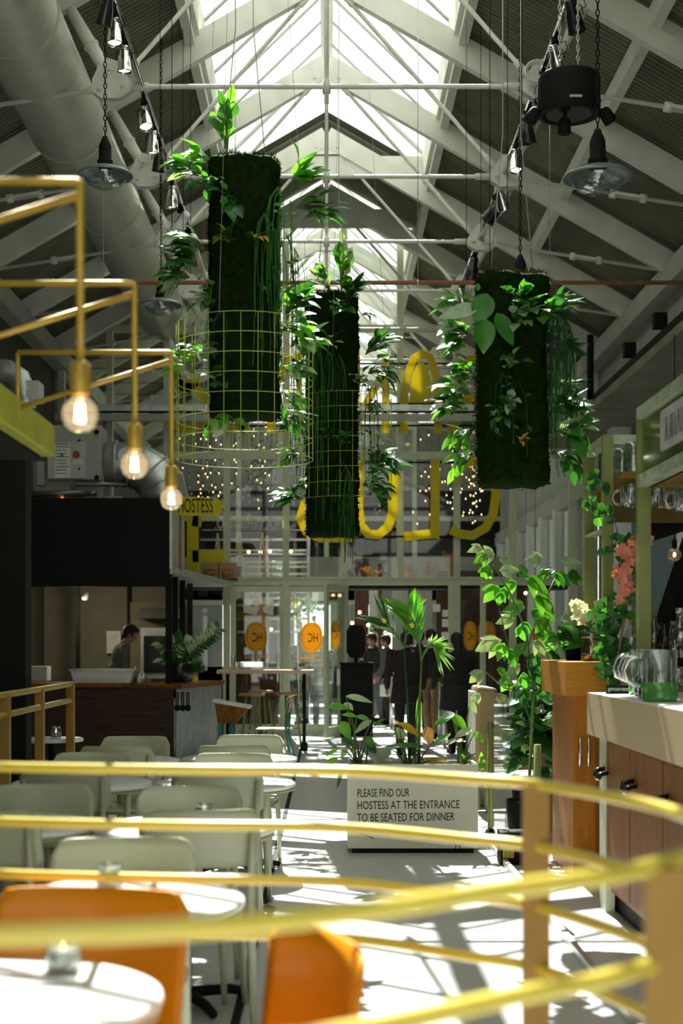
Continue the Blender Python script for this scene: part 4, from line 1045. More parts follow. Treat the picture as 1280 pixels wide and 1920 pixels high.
for i, (px, h_, r, mm) in enumerate(((253, .22, .03, 'chrome'), (268, .14, .05, 'galv'), (262, .12, .035, 'white'))):
    o = P(px, 0, 18.9-.1*i); MB().lathe([(0, 0), (r, 0), (r, h_*.6), (r*.5, h_*.75), (r*.45, h_), (0, h_)], 14, Matrix.Translation((o.x, o.y, .98))).build('container', M[mm], label=['tall chrome shaker', 'short grey metal pot', 'small white cup'][i]+' on the kitchen counter right of the tray', cat='container', base=(o.x, o.y, .98))
# zz plant in a black bowl and grass in a brass pot
o = Vector((P(330, 0, 18.35).x, 18.8, .98))
t = thing('zz_plant', 'tall glossy plant in a round black bowl at the corner of the kitchen counter', 'potted plant', o)
MB().lathe([(0, 0), (.10, .0), (.17, .07), (.19, .15), (.17, .24), (.14, .27), (.12, .26), (.12, .2), (0, .2)], 28).build('pot', M['black_gloss'], t, False)
m = MB(); random.seed(5)
for (dx, dz, l) in ((-.45, .75, .5), (-.15, 1, .55), (.55, .65, .72), (.35, 1, .5), (.75, .9, .85), (-.5, .5, .35), (.2, .8, .4)):
    p0 = Vector((0, 0, .2)); dv = Vector((dx, rnd(-.3, .2), dz)).normalized(); pts = [p0+dv*l*q+Vector((0, 0, -.12*q*q)) for q in (0, .3, .6, 1)]; m.tube(pts, [.012, .01, .007, .004], 6, mi=2)
    for k in range(16):
        q = .3+.7*k/15; p = p0+dv*l*q+Vector((0, 0, -.12*q*q)); s_ = 1 if k % 2 else -1
        side = dv.cross(Vector((0, 1, 0))).normalized()*s_
        m.leaf(p, side+dv*.5+Vector((0, rnd(-.4, .4), 0)), (rnd(-.2, .2), -1, .5), .13, .055, .15, k % 2 if random.random() < .8 else 0, 4)
m.build('foliage', [M['leaf_d'], M['leaf_p'], M['stem']], t, False)
o = Vector((P(362, 0, 18.9).x, 18.9, .98))
t = thing('grass_plant', 'bushy fine green plant in a small brass pot on the counter corner', 'potted plant', o)
MB().lathe([(0, 0), (.065, 0), (.07, .14), (.06, .14), (0, .12)], 20).build('pot', M['brass'], t, False)
m = MB()
for k in range(260):
    d_ = Vector((rnd(-1, 1), rnd(-1, 1), rnd(.0, 1.2))).normalized(); m.leaf(Vector((0, 0, .13))+d_*rnd(.02, .1), d_, (0, -1, .4), rnd(.06, .16), .014, .3, k % 2, 3)
m.build('foliage', [M['leaf_m'], M['leaf_d']], t, False)
# extractor plant standing on the canopy
o = Vector((P(125, 0, 19.0).x, 19.0, 3.36))
t = thing('extractor_unit', 'pale grey extractor fan unit with a red switch standing on the black canopy', 'extractor', o)
k = 19.0/F
def K(px, py): return Vector(((px-125)*k, 0, (938-py)*k))
def kb(x0, x1, y0, y1, da, db, nm, mt, par=None, bev=.01):
    a = K(x0, y1); b = K(x1, y0); return MB().box(a.x, b.x, da, db, a.z, b.z).build(nm, M[mt], par or t, False, bevel=bev)
kb(88, 190, 795, 897, -.02, .5, 'housing', 'unit'); kb(60, 192, 862, 934, .08, .7, 'base_box', 'unit'); kb(68, 84, 862, 908, .0, .08, 'side_box', 'unit')
pl = kb(90, 160, 826, 896, -.05, -.02, 'control_panel', 'unit_light')
kb(104, 133, 831, 894, -.056, -.05, 'instruction_label', 'paper', pl, 0); kb(137, 156, 858, 869, -.058, -.05, 'switch_plate', 'cream', pl, 0)
def knob(px, py, r, mt, nm, par, y=-.05, star=False):
    c = K(px, py)
    if star:
        poly = [(c.x+(r if i % 2 == 0 else r*.55)*math.cos(PI/2+i*PI/5), c.z+(r if i % 2 == 0 else r*.55)*math.sin(PI/2+i*PI/5)) for i in range(10)]
        return MB().prism(poly, y-.04, y).build(nm, M[mt], par, False)
    return MB().tube([(c.x, y-.04, c.z), (c.x, y, c.z)], r, 16).build(nm, M[mt], par, False)
knob(145, 851, .045, 'red', 'red_switch', pl); knob(118, 851, .02, 'green', 'green_lamp', pl)
knob(150, 824, .014, 'black', 'lock', t, -.02); knob(150, 877, .014, 'black', 'lock', t, -.02)
knob(182, 808, .04, 'black', 'star_knob', t, -.02, True); knob(182, 893, .04, 'black', 'star_knob', t, -.02, True)
q = MB()
for i in range(9):
    a = K(106, 836+i*6.2); q.box(a.x, a.x+(.14 if i % 3 else .18), -.058, -.056, a.z-.006, a.z+.002)
text_into(q, 'PurifiedAir', Matrix.Translation(K(105, 833)+Vector((0, -.057, 0))), .045, .9)
q.build('print', M['black'], pl, False)
q = MB(); pts = [K(190, 862), K(212, 862), K(232, 862), K(258, 868), K(280, 882), K(298, 902), K(300, 918), K(300, 937)]
pts = [p+Vector((0, .35, 0)) for p in pts]; q.tube(pts, [.30, .30, .30, .30, .31, .32, .33, .33], 28); q.build('elbow_duct', M['galv'], t, False)
for i in (1, 2, 3, 4, 5):
    dv = (pts[min(i+1, 7)]-pts[i-1]).normalized()*.012; MB().tube([pts[i]-dv, pts[i]+dv], .325, 28).build('seam_ring', M['galv'], t, False)
q = MB(); a = K(236, 851); q.tube([a+Vector((0, .02, 0)), a+Vector((0, .08, 0))], .11, 20); q.build('port', M['galv'], t, False)
q = MB(); q.tube([a, K(236, 905)+Vector((0, 0, 0)), K(238, 906), K(142, 904), K(138, 908), K(137, 922)], .028, 8); q.tube([K(46, 924), K(160, 922)], .045, 10); q.tube([K(160, 922), K(182, 922)], .035, 10); q.build('pipework', M['pipe'], t, False)
MB().ell(K(117, 934)+Vector((0, -.02, 0)), .03, 10, 8).build('indicator_lamp', M['glow_red'], t, False)
kb(196, 229, 928, 937, -.02, .1, 'bracket', 'unit')
q = MB(); q.add([K(300, 872)+Vector((0, .9, 0)), K(324, 872)+Vector((0, .9, 0)), K(345, 938)+Vector((0, .9, 0)), K(300, 938)+Vector((0, .9, 0)), K(300, 872)+Vector((0, 1.4, 0)), K(324, 872)+Vector((0, 1.4, 0)), K(345, 938)+Vector((0, 1.4, 0)), K(300, 938)+Vector((0, 1.4, 0))], [(0, 1, 2, 3), (5, 4, 7, 6), (0, 4, 5, 1), (1, 5, 6, 2), (3, 2, 6, 7), (0, 3, 7, 4)])
q.build('sloped_cowl', M['duct'], t, False)
# second grey elbow and box at the far left
o = P(18, 700, 15); t = thing('wall_duct', 'grey bent duct and box above the olive canopy at the far left', 'duct', o)
q = MB(); k2 = 15/F; q.tube([(-.3, .4, .12), (-.1, .4, .1), (.02, .4, .02), (.07, .4, -.12), (.07, .4, -.3)], .12, 18); q.build('elbow', M['galv'], t, False)
MB().box(.08, .24, .3, .6, -.22, -.02).build('junction_box', M['unit_light'], t, False)
# hanging kitchen lamp strip and menu light
t = thing('kitchen_lamp', 'small bright spotlight under the black kitchen canopy', 'lamp', P(158, 1122, 20.5))
MB().lathe([(.02, .12), (.03, .1), (.06, 0), (.05, 0), (.02, .08)], 14, Matrix.Rotation(.5, 4, 'Y')).build('shade', M['black'], t, False)
MB().ell((0, 0, .01), .035, 8, 6).build('bulb', M['glow_small'], t, False)
kl = bpy.data.lights.new('kitchen_light', 'POINT'); kl.energy = 25; kl.color = (1, .85, .6); kl.shadow_soft_size = .08
o = bpy.data.objects.new('kitchen_light', kl); COL.objects.link(o); o.location = P(158, 1128, 20.4)
# ------------------------------------------------------------------ dark booth with olive canopy at the left edge
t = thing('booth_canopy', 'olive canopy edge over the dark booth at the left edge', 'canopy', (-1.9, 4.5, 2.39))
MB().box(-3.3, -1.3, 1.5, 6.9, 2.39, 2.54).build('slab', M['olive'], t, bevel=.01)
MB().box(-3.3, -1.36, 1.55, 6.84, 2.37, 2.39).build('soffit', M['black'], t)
t = thing('booth_post', 'broad black booth post at the left edge below the olive canopy', 'post', (-2.35, 10, 0))
MB().box(-2.62, -2.29, 9.9, 10.1, 0, 2.95).build('post', M['black'], t)
MB().box(-2.27, -2.09, 10.0, 10.2, 0, 2.95).build('post', M['black'], t)
MB().box(-4.35, -2.29, 9.95, 10.15, 2.37, 2.95).build('beam', M['black'], t)
# low yellow railing of the booth
t = thing('booth_railing', 'yellow railing with two rails beside the dark booth at the left edge', 'railing', (-2.0, 8.6, 0))
for z in (1.175, 1.05): MB().tube([(-2.0, 8.0, z), (-2.0, 11.28, z)], .022, 8).build('rail', M['ochre_mid'], t)
for y in (8.97, 10.05, 11.25): MB().box(-2.03, -1.97, y-.03, y+.03, 0, 1.175).build('upright', M['ochre_dark'], t)
# ================================================================== TABLES AND CHAIRS
def shell_back(mb, w, z0, z1, y0, bow, th, rc, n=18, k=8, lean=.06, taper=0):
    """curved back panel, rounded top corners, concave towards +y"""
    vs = []; fs = []
    for side in (0, 1):
        for i in range(k+1):
            v = i/k
            for j in range(n+1):
                u = -1+2*j/n
                zt = z1; e = max(0, (abs(u)*w/2-(w/2-rc))/rc); zt -= rc*(1-math.sqrt(max(0, 1-e*e)))
                zb = z0+rc*.5*(1-math.sqrt(max(0, 1-e*e)))
                z = zb+(zt-zb)*v; ww = w/2*(1-taper*(1-v))
                vs.append((u*ww, y0+bow*u*u-lean*(z-z0)/max(.01, z1-z0)+(-th/2 if side == 0 else th/2), z))
    N = (n+1)*(k+1)
    for i in range(k):
        for j in range(n):
            a = i*(n+1)+j; fs.append((a, a+1, a+n+2, a+n+1)); fs.append((N+a, N+a+n+1, N+a+n+2, N+a+1))
    for j in range(n):
        fs.append((j, N+j, N+j+1, j+1)); a = k*(n+1)+j; fs.append((a, a+1, N+a+1, N+a))
    for i in range(k):
        a = i*(n+1); fs.append((a, a+n+1, N+a+n+1, N+a)); a += n; fs.append((a, N+a, N+a+n+1, a+n+1))
    return mb.add(vs, fs, 0, True)
def make_chair():
    t = thing('cafe_chair', 'x', 'chair')
    shell_back(MB(), .47, .63, .86, -.19, .055, .014, .055).build('backrest', M['chair'], t, False)
    m = MB(); vs = []; n = 32; a, b = .22, .21
    for z in (.445, .465):
        for i in range(n):
            q = 2*PI*i/n; c, s_ = math.cos(q), math.sin(q); vs.append((math.copysign(abs(c)**.55, c)*a, math.copysign(abs(s_)**.55, s_)*b+.02, z))
    m.add(vs, [tuple(range(n))[::-1], tuple(range(n, 2*n))]+[(i, (i+1) % n, n+(i+1) % n, n+i) for i in range(n)]); m.build('seat', M['chair'], t, False, bevel=.005)
    for s in (-1, 1):
        m = MB(); m.tube([(s*.205, -.24, 0), (s*.195, -.19, .43), (s*.195, -.185, .5), (s*.20, -.195, .66), (s*.205, -.215, .80)], [.013, .019, .019, .016, .012], 8); m.build('rear_leg', M['chair'], t, False)
        m = MB(); m.tube([(s*.20, .22, 0), (s*.175, .17, .445)], [.012, .02], 8); m.build('front_leg', M['chair'], t, False)
        m = MB(); m.tube([(s*.186, .17, .40), (s*.193, -.18, .40)], .012, 6); m.build('side_rail', M['chair'], t, False)
    MB().tube([(-.18, .17, .40), (.18, .17, .40)], .012, 6).build('cross_rail', M['chair'], t, False)
    return t
ch = make_chair(); first = [True]
def put_chair(x, y, rz, label):
    if first[0]: o = ch; first[0] = False; o.location = (x, y, 0); o.rotation_euler = (0, 0, rz); o['label'] = label; o['group'] = 'sage cafe chairs'
    else: o = dup(ch, (x, y, 0), rz, label, 'sage cafe chairs')
    return o
def cx(px, d): return (px-VX)*d/F
for px, db, face, rz, label in (
    (240, 4.72, -1, .05, 'sage chair at the far side of the nearer white table, with a large rounded back'),
    (362, 5.52, 1, .12, 'sage chair with a bright sunlit curved top edge, in the right row'),
    (354, 6.42, -1, -.04, 'sage chair behind the candle jar, third in the right row'),
    (401, 7.26, 1, .08, 'sage chair with its stiles showing, fourth in the right row'),
    (435, 8.33, -1, -.05, 'sage chair in front of the small candle dish, fifth in the right row'),
    (431, 8.98, 1, .1, 'sage chair, second from the back of the right row'),
    (464, 10.0, -1, -.08, 'sage chair at the back end of the right row'),
    (-14, 5.52, 1, -.25, 'sage chair cut by the left edge of the photo'),
    (88, 6.5, -1, .1, 'wide looking sage chair in the left row, second from the front'),
    (122, 7.38, 1, -.05, 'sage chair in the left row, third from the front'),
    (180, 8.39, -1, .06, 'sage chair in the left row, fourth from the front'),
    (217, 8.92, 1, 0, 'sage chair in the left row, second from the back'),
    (258, 9.85, -1, .06, 'sage chair at the back end of the left row, before the dark counter')):
    # the backrest is .22 m behind the chair centre
    off = .22*face; x = cx(px, db)
    put_chair(x, db+off, (0 if face > 0 else PI)+rz, label)
# more chairs beside the tables on the left, side on
def make_table():
    t = thing('round_table', 'x', 'table')
    m = MB(); m.lathe([(0, .715), (.36, .715), (.378, .722), (.38, .73), (.378, .738), (.37, .742), (0, .742)], 56); m.build('tabletop', M['table_top'], t, False)
    m = MB(); m.lathe([(.366, .70), (.372, .70), (.372, .715), (.366, .715)], 48); m.build('edge_band', M['table_rim'], t, False)
    m = MB(); m.tube([(0, 0, .03), (0, 0, .71)], .03, 14); m.build('column', M['chair'], t, False)
    m = MB()
    for a in range(4):
        r = Matrix.Rotation(a*PI/2+.5, 3, 'Z'); m.tube([r @ Vector((0, 0, .05)), r @ Vector((.2, 0, .04)), r @ Vector((.29, 0, .02))], [.026, .022, .018], 8)
    m.build('cross_base', M['black'], t, False)
    return t
tb = make_table(); f2 = True
TABS = [(219, 4.27, 'white round table behind the orange chair, with a candle jar'), (347, 5.98, 'white round table with the candle jar, right row, second from the front'),
        (424, 7.85, 'white round table, right row, third from the front'), (450, 9.5, 'white round table at the back of the right row'),
        (15, 6.05, 'white round table, front of the left row'), (154, 7.85, 'white round table, middle of the left row'), (228, 9.35, 'white round table at the back of the left row'),
        (-27, 3.09, 'biggest white round table at the bottom left corner')]
for px, d, label in TABS:
    loc = (cx(px, d), d, 0)
    if f2: tb.location = loc; tb['label'] = label; tb['group'] = 'white round tables'; f2 = False
    else: dup(tb, loc, 0, label, 'white round tables')
t = thing('side_table', 'small pale round table beside the yellow booth railing', 'table', (cx(96, 11.45), 11.45, 0))
MB().lathe([(0, .715), (.25, .715), (.255, .728), (.25, .74), (0, .74)], 40).build('tabletop', M['table_top'], t, False)
MB().tube([(0, 0, 0), (0, 0, .715)], .025, 12).build('column', M['black'], t, False); MB().lathe([(0, 0), (.17, 0), (.17, .012), (.03, .03)], 24).build('foot', M['black'], t, False)
# candle jars
def jar(loc, label, r=.042, h=.095):
    t = thing('candle_jar', label, 'candle jar', loc)
    MB().lathe([(0, 0), (r, 0), (r*1.02, h*.1), (r, h*.72), (r*.86, h*.8), (r*.86, h*.97), (r*.92, h), (r*.8, h), (r*.8, h*.8), (r*.92, h*.7), (r*.9, .008), (0, .008)], 24).build('jar_glass', M['jar'], t, False)
    MB().lathe([(0, .009), (r*.85, .009), (r*.85, h*.5), (0, h*.5)], 20).build('candle', M['white'], t, False)
    MB().ell((0, 0, h*.58), (.005, .005, .012), 6, 5).build('flame', M['glow_small'], t, False)
def on(px, d, dy, label, **k): jar((cx(px, d), d+dy, .742), label, **k)
on(383, 5.93, 0, 'candle jar on the table behind the sunlit chair back'); on(203, 4.3, .02, 'candle jar on the nearer white table behind the orange chair')
on(105, 11.4, 0, 'candle jar on the small table by the booth railing'); on(422, 7.75, 0, 'low candle dish on the third table of the right row', r=.05, h=.05)
on(118, 3.33, 0, 'blurred candle jar on the biggest table at the bottom left')
on(-30, 5.9, 0, 'candle jar on the front table of the left row')
# orange plywood chairs in the foreground
def orange(loc, rz, label):
    t = thing('plywood_chair', label, 'chair', loc, rz)
    m = MB(); shell_back(m, .52, .47, .865, -.2, .06, .014, .045, lean=.05, taper=.06); m.build('backrest', M['orange'], t, False)
    m = MB(); vs = []; fs = []; n = 12; k = 10
    for sd in (0, 1):
        for i in range(k+1):
            for j in range(n+1):
                u = -1+2*j/n; v = i/k; vs.append((u*.22*(1-.08*(1-v)), -.19+.40*v, .455+.012*u*u+(.02*(1-v)**3)-.02*max(0, v-.85)*6*.3+sd*.013))
    N = (n+1)*(k+1)
    for i in range(k):
        for j in range(n):
            a = i*(n+1)+j; fs.append((a, a+n+1, a+n+2, a+1)); fs.append((N+a, N+a+1, N+a+n+2, N+a+n+1))
    for j in range(n): fs.append((j, j+1, N+j+1, N+j)); a = k*(n+1)+j; fs.append((a, N+a, N+a+1, a+1))
    for i in range(k): a = i*(n+1); fs.append((a, N+a, N+a+n+1, a+n+1)); a += n; fs.append((a, a+n+1, N+a+n+1, N+a))
    m.add(vs, fs, 0, True); m.build('seat', M['orange'], t, False)
    for sx in (-1, 1):
        for y0, y1 in ((-.2, -.15), (.2, .15)):
            MB().tube([(sx*.2, y0, 0), (sx*.15, y1, .452)], [.011, .014], 8).build('leg', M['white'], t, False)
    return t
orange((cx(150, 3.70), 3.50, 0), PI-.16, 'blurred orange plywood chair with a wide back, lower left')
orange((-.20, 3.02, 0), 1.95, 'blurred orange plywood chair turned sideways, bottom centre')
# high table, stools and school chairs by the doors
t = thing('high_table', 'narrow wooden high table with a dark pole leg before the glass doors', 'table', (cx(505, 20.2), 20.2, 0))
MB().box(-.72, .62, -.3, .3, 1.07, 1.12).build('tabletop', M['pale_wood'], t, False)
MB().tube([(.49, -.2, .0), (.49, -.2, 1.07)], .025, 10).build('leg', M['black'], t, False); MB().tube([(-.6, .2, 0), (-.6, .2, 1.07)], .025, 10).build('leg', M['black'], t, False)
MB().lathe([(0, 0), (.05, 0), (.05, .1), (.03, .12)], 12, Matrix.Translation((.49, -.2, 0))).build('foot', M['black'], t, False)
def stool(px, d, label):
    t = thing('bar_stool', label, 'stool', (cx(px, d), d, 0), rnd(0, 1), 'bar stools at the high table')
    MB().lathe([(0, .775), (.17, .775), (.18, .785), (.18, .80), (.17, .81), (0, .805)], 28).build('seat', M['crate'], t, False)
    for k in range(4):
        a = k*PI/2+PI/4; MB().tube([(.11*math.cos(a), .11*math.sin(a), .775), (.21*math.cos(a), .21*math.sin(a), 0)], .015, 7).build('leg', M['olive_frame'], t, False)
    MB().tube([(.165*math.cos(2*PI*k/24), .165*math.sin(2*PI*k/24), .3) for k in range(24)], .01, 6, closed=True).build('foot_ring', M['galv'], t, False)
stool(472, 19.6, 'wooden topped bar stool, left of those at the high table'); stool(489, 20.9, 'wooden topped bar stool, middle one half behind the others'); stool(537, 20.0, 'wooden topped bar stool next to the dark pole leg')
def teal_chair(px, d, rz, label, red=False):
    t = thing('school_chair', label, 'chair', (cx(px, d), d, 0), rz)
    MB().box(-.19, .19, -.18, .2, .45, .47).build('seat', M['crate'] if not red else M['walnut'], t, False, bevel=.006)
    shell_back(MB(), .38, .66, .86, -.19, .03, .012, .03).build('backrest', M['crate'] if not red else M['walnut'], t, False)
    for s in (-1, 1):
        MB().tube([(s*.18, -.26, 0), (s*.17, -.17, .45), (s*.17, -.2, .84)], .017, 8).build('rear_leg', M['teal'], t, False)
        MB().tube([(s*.18, .22, 0), (s*.16, .15, .45)], .017, 8).build('front_leg', M['teal'], t, False)
teal_chair(512, 17.4, 1.5, 'teal framed chair seen from the side under the high table')
t = thing('red_desk', 'dark red sloping box seat on teal legs before the reeded bar', 'bench', (cx(440, 17.6), 17.6, 0), 0)
m = MB(); m.add([(-.23, -.2, .78), (.17, -.2, .70), (.02, -.1, .52), (-.2, -.1, .52), (-.23, .2, .78), (.17, .2, .70), (.02, .2, .52), (-.2, .2, .52)], [(0, 1, 2, 3)[::-1], (4, 5, 6, 7), (0, 4, 5, 1)[::-1], (1, 5, 6, 2)[::-1], (3, 2, 6, 7)[::-1], (0, 3, 7, 4)[::-1]]); m.build('box', M['walnut'], t, False)
MB().bar((-.26, 0, .795), (.2, 0, .715), .44, .03).build('lid', M['galv'], t, False)
for x in (-.17, -.03):
    for y in (-.12, .15): MB().tube([(x, y, 0), (x, y, .53)], .025, 8).build('leg', M['teal'], t, False)
# glasses and carafe on the high table
for i, (px, h, r) in enumerate(((437, .22, .035), (452, .10, .035))):
    MB().lathe([(0, 0), (r*.8, 0), (r, h), (r*.93, h), (r*.74, .01), (0, .01)], 18, Matrix.Translation((cx(px, 20.1), 20.1, 1.12))).build('drinking_glass', M['jar'], label=['tall carafe with straws', 'short clear tumbler'][i]+' on the left end of the high table', cat='glass', base=(cx(px, 20.1), 20.1, 1.12))
# ================================================================== BAR ON THE RIGHT
t = thing('bar_counter', 'brown wooden bar front with dark handles under the thick beige worktop', 'bar', (2.0, 5.5, 0))
MB().box(1.58, 2.5, 3.0, 8.15, .12, .97).build('carcass', M['walnut'], t)
MB().box(1.62, 2.5, 3.0, 8.1, 0, .12).build('plinth', M['black'], t)
for i in range(7):
    y0 = 3.02+i*.73; p = MB().box(1.555, 1.58, y0, y0+.71, .16, .95).build('door', M['walnut'], t, bevel=.004)
    q = MB(); yh = y0+.62; q.tube([(1.555, yh, .80), (1.50, yh, .79), (1.49, yh-.02, .765), (1.52, yh-.04, .75)], .014, 7); q.tube([(1.555, yh-.07, .78), (1.50, yh-.07, .77), (1.49, yh-.08, .745)], .012, 7); q.build('coat_hook', M['black_gloss'], p)
MB().box(1.55, 1.60, 8.0, 8.18, 0, .975).build('end_post', M['sage'], t)
MB().box(1.5, 2.62, 3.0, 8.3, .973, 1.21).build('beige_worktop', M['beige'], None, bevel=.004, label='thick beige worktop of the near bar with a white top face', cat='worktop')
MB().box(1.5, 2.62, 3.0, 8.3, 1.21, 1.214).build('top_sheet', M['white'], bpy.data.objects['beige_worktop'])
t = thing('honey_cabinet', 'honey coloured wooden cabinet at the end of the bar below the thick wooden block', 'cabinet', (2.1, 9.5, 0))
MB().box(1.56, 2.6, 9.12, 9.95, 0, 1.165).build('body', M['oak_v'], t, bevel=.004)
MB().box(1.70, 1.745, 9.07, 9.12, 0, 1.165).build('upright', M['walnut'], t)
for x in (1.60, 1.655): MB().tube([(x, 9.09, .72), (x, 9.09, .9)], .009, 8).build('handle', M['chrome'], t)
MB().box(1.76, 2.58, 9.10, 9.12, .03, 1.14).build('door', M['oak_v'], t)
MB().box(1.5, 2.62, 9.04, 10.05, 1.165, 1.38).build('wood_block_top', M['oak'], None, bevel=.004, label='thick honey coloured wooden block forming the raised bar end', cat='worktop')
# olive frame racks
def post(x, y, z0, z1, t, w=.065): return MB().box(x-w/2, x+w/2, y-w/2, y+w/2, z0, z1).build('post', M['olive_frame'], t)
t = thing('glass_rack_frame', 'olive painted post frame standing on the raised wooden bar end', 'rack', (1.76, 9.3, 1.38))
post(1.76, 9.03, 1.38, 2.8, t); post(1.76, 9.68, 1.38, 2.8, t); post(3.0, 9.1, 1.38, 2.8, t)
MB().box(1.73, 1.79, 9.06, 9.65, 2.74, 2.8).build('top_rail', M['olive_light'], t); MB().box(1.79, 3.0, 9.0, 9.06, 2.74, 2.8).build('top_rail', M['olive_light'], t)
MB().box(1.73, 1.79, 9.06, 9.65, 2.20, 2.22).build('thin_rail', M['olive_light'], t)
MB().box(1.79, 3.3, 8.75, 9.6, 2.50, 2.54).build('shelf', M['brownshelf'], t); MB().box(1.79, 3.3, 9.56, 9.6, 2.3, 2.5).build('back_board', M['brownshelf'], t)
t = thing('bar_sign_box', 'olive metal box panel with a pale plate over the near bar, top right', 'panel', (1.76, 6, 2.36))
post(1.76, 8.0, 1.214, 2.8, t, .068); 
MB().box(1.74, 1.78, 3.5, 7.96, 2.42, 2.74).build('panel', M['olive_mirror'], t)
MB().box(1.72, 1.80, 3.5, 7.99, 2.735, 2.8).build('top_rail', M['olive_light'], t); MB().box(1.72, 1.80, 3.5, 7.99, 2.36, 2.425).build('bottom_rail', M['olive_light'], t)
MB().box(1.78, 3.2, 6.0, 8.0, 2.36, 2.39).build('shelf', M['brownshelf'], t)
pl = MB().prism([(-.5, 0), (.5, 0), (.52, .02), (.52, .19), (.5, .21), (-.5, .21), (-.52, .19), (-.52, .02)], -.006, 0, Matrix.Translation((1.738, 6.96, 2.49)) @ Matrix.Rotation(-PI/2, 4, 'Z')).build('name_plate', M['plate'], t)
q = MB(); MT = Matrix.Translation((1.73, 7.36, 2.53)) @ Matrix.Rotation(-PI/2, 4, 'Z')
for k, (a_, b_) in enumerate(((0, .03), (.05, .02), (.09, .13), (.15, .11), (.16, .16), (.21, .21), (.24, .28), (.31, .28), (.34, .34), (.38, .42), (.46, .42), (.5, .5), (.53, .58), (.62, .6))): q.ribbon([(a_, 0), (b_, .12)], .014, -.002, 0, MT)
q.build('lettering', M['lettergrey'], pl)
# jars on the upper shelf and hanging glass mugs below
for i in range(7):
    x = 1.88+.14*(i % 4)+rnd(-.02, .02); y = 8.9+.28*(i//4)+rnd(-.03, .03)
    MB().lathe([(0, 0), (.06, 0), (.062, .02), (.062, .14), (.05, .17), (.05, .2), (.045, .2), (.045, .17), (.057, .13), (.055, .01), (0, .01)], 18, Matrix.Translation((x, y, 2.54))).build('storage_jar', M['jar'], label='clear storage jar on the high brown shelf, '+['front', 'back'][i//4]+' row, '+ORDN[i % 4]+' from the left', cat='jar', group='jars on the high brown shelf', base=(x, y, 2.54))
def mug_mb(r, h):
    b = MB().lathe([(0, 0), (r*.92, 0), (r, .01), (r, h), (r*.9, h), (r*.9, .02), (0, .02)], 24); n = 12
    hd = MB(); hd.tube([(-r, 0, h*.85), (-r-.03, 0, h*.87), (-r-h*.28, 0, h*.8), (-r-h*.36, 0, h*.6), (-r-h*.3, 0, h*.4), (-r-.02, 0, h*.3), (-r, 0, h*.3)], .011, 8)
    rb = MB()
    for i in range(n): a = 2*PI*i/n; rb.tube([(r*1.01*math.cos(a), r*1.01*math.sin(a), .015), (r*1.01*math.cos(a), r*1.01*math.sin(a), h*.85)], .006, 5)
    return b, hd, rb
random.seed(9)
for i in range(9):
    x = 1.87+.16*(i % 5); y = 8.85+.32*(i//5) if i < 5 else 7.6+.0*i; 
    if i >= 5: x = 1.9+.17*(i-5)
    zc = 2.5 if i < 5 else 2.36
    t = thing('hanging_mug', 'glass mug hanging under the %s brown shelf, %s from the left' % ('far' if i < 5 else 'near', ORDN[i if i < 5 else i-5]), 'mug', (x, y, zc-.19), 0, 'mugs hung under the %s shelf' % ('far' if i < 5 else 'near'))
    b, hd, rb = mug_mb(.06, .15); MM = Matrix.Translation((0, 0, .17)) @ Matrix.Rotation(PI, 4, 'X')
    for mb_, nm in ((b, 'glass'), (hd, 'handle'), (rb, 'ribs')):
        mb_.v = [MM @ v for v in mb_.v]; mb_.build(nm, M['jar'], t, False)
    MB().tube([(0, 0, .17), (0, 0, .19)], .006, 5).build('hook', M['brass'], t, False)
# ribbed glass pitchers with coloured bases on the near bar
for i, (px, dd, col) in enumerate(((1208, 7.95, 'liq_green'), (1219, 7.65, 'liq_blue'), (1228, 7.35, 'liq_dark'), (1236, 7.0, 'liq_green'))):
    x = cx(px, dd); t = thing('glass_pitcher', 'ribbed glass pitcher with a '+['yellow-green', 'blue', 'dark green', 'bright green'][i]+' lower part on the near bar', 'pitcher', (x, dd, 1.214))
    b, hd, rb = mug_mb(.082, .25)
    b.build('glass', M['jar'], t, False); rb.build('ribs', M['jar'], t, False); hd.tube([(-.08, 0, .215), (-.1, 0, .22)], .014, 6); hd.build('handle', M['jar_white'], t, False)
    MB().lathe([(0, .004), (.084, .004), (.086, .02), (.086, .095), (.0, .095)], 24).build('coloured_base', M[col], t, False)
t = thing('reserved_sign', 'small black block reading gereserveerd on the end of the near bar', 'sign', (cx(1162, 8.05), 8.05, 1.214))
MB().box(-.075, .07, 0, .03, 0, .05).build('block', M['black'], t, False)
q = MB(); text_into(q, 'gereserveerd', Matrix.Translation((-.07, -.002, .015)) @ Matrix.Shear('XZ', 4, (.2, 0)) if False else Matrix.Translation((-.068, -.002, .016)), .036, .66); q.build('lettering', M['white'], t, False)
# bottles and jars behind
def bottle(px, py_top, d, r, col, cap, label, z0=1.38):
    x = cx(px, d); h = EYE+(VY-py_top)*d/F-z0
    t = thing('bottle', label, 'bottle', (x, d, z0))
    MB().lathe([(0, 0), (r, 0), (r, h*.55), (r*.9, h*.65), (r*.35, h*.78), (r*.33, h*.93), (0, h*.93)], 18).build('glass', M[col], t, False)
    MB().lathe([(r*.37, h*.9), (r*.42, h*.9), (r*.42, h), (0, h)], 14).build('cap', M[cap], t, False)
bottle(1183, 1158, 9.3, .045, 'jar', 'brass', 'clear bottle with a copper stopper behind the nearest olive post, on its left')
bottle(1226, 1146, 9.4, .05, 'jar', 'crate', 'bottle with a cork just right of the nearest olive post')
bottle(1219, 1156, 9.6, .04, 'liq_dark', 'yellow', 'bottle with a yellow neck just right of the nearest olive post')
bottle(1246, 1157, 9.2, .06, 'black_gloss', 'black', 'dark bottle right of the corked bottle')
bottle(1262, 1165, 9.4, .05, 'jar', 'galv', 'clear bottle at the right, second from the edge')
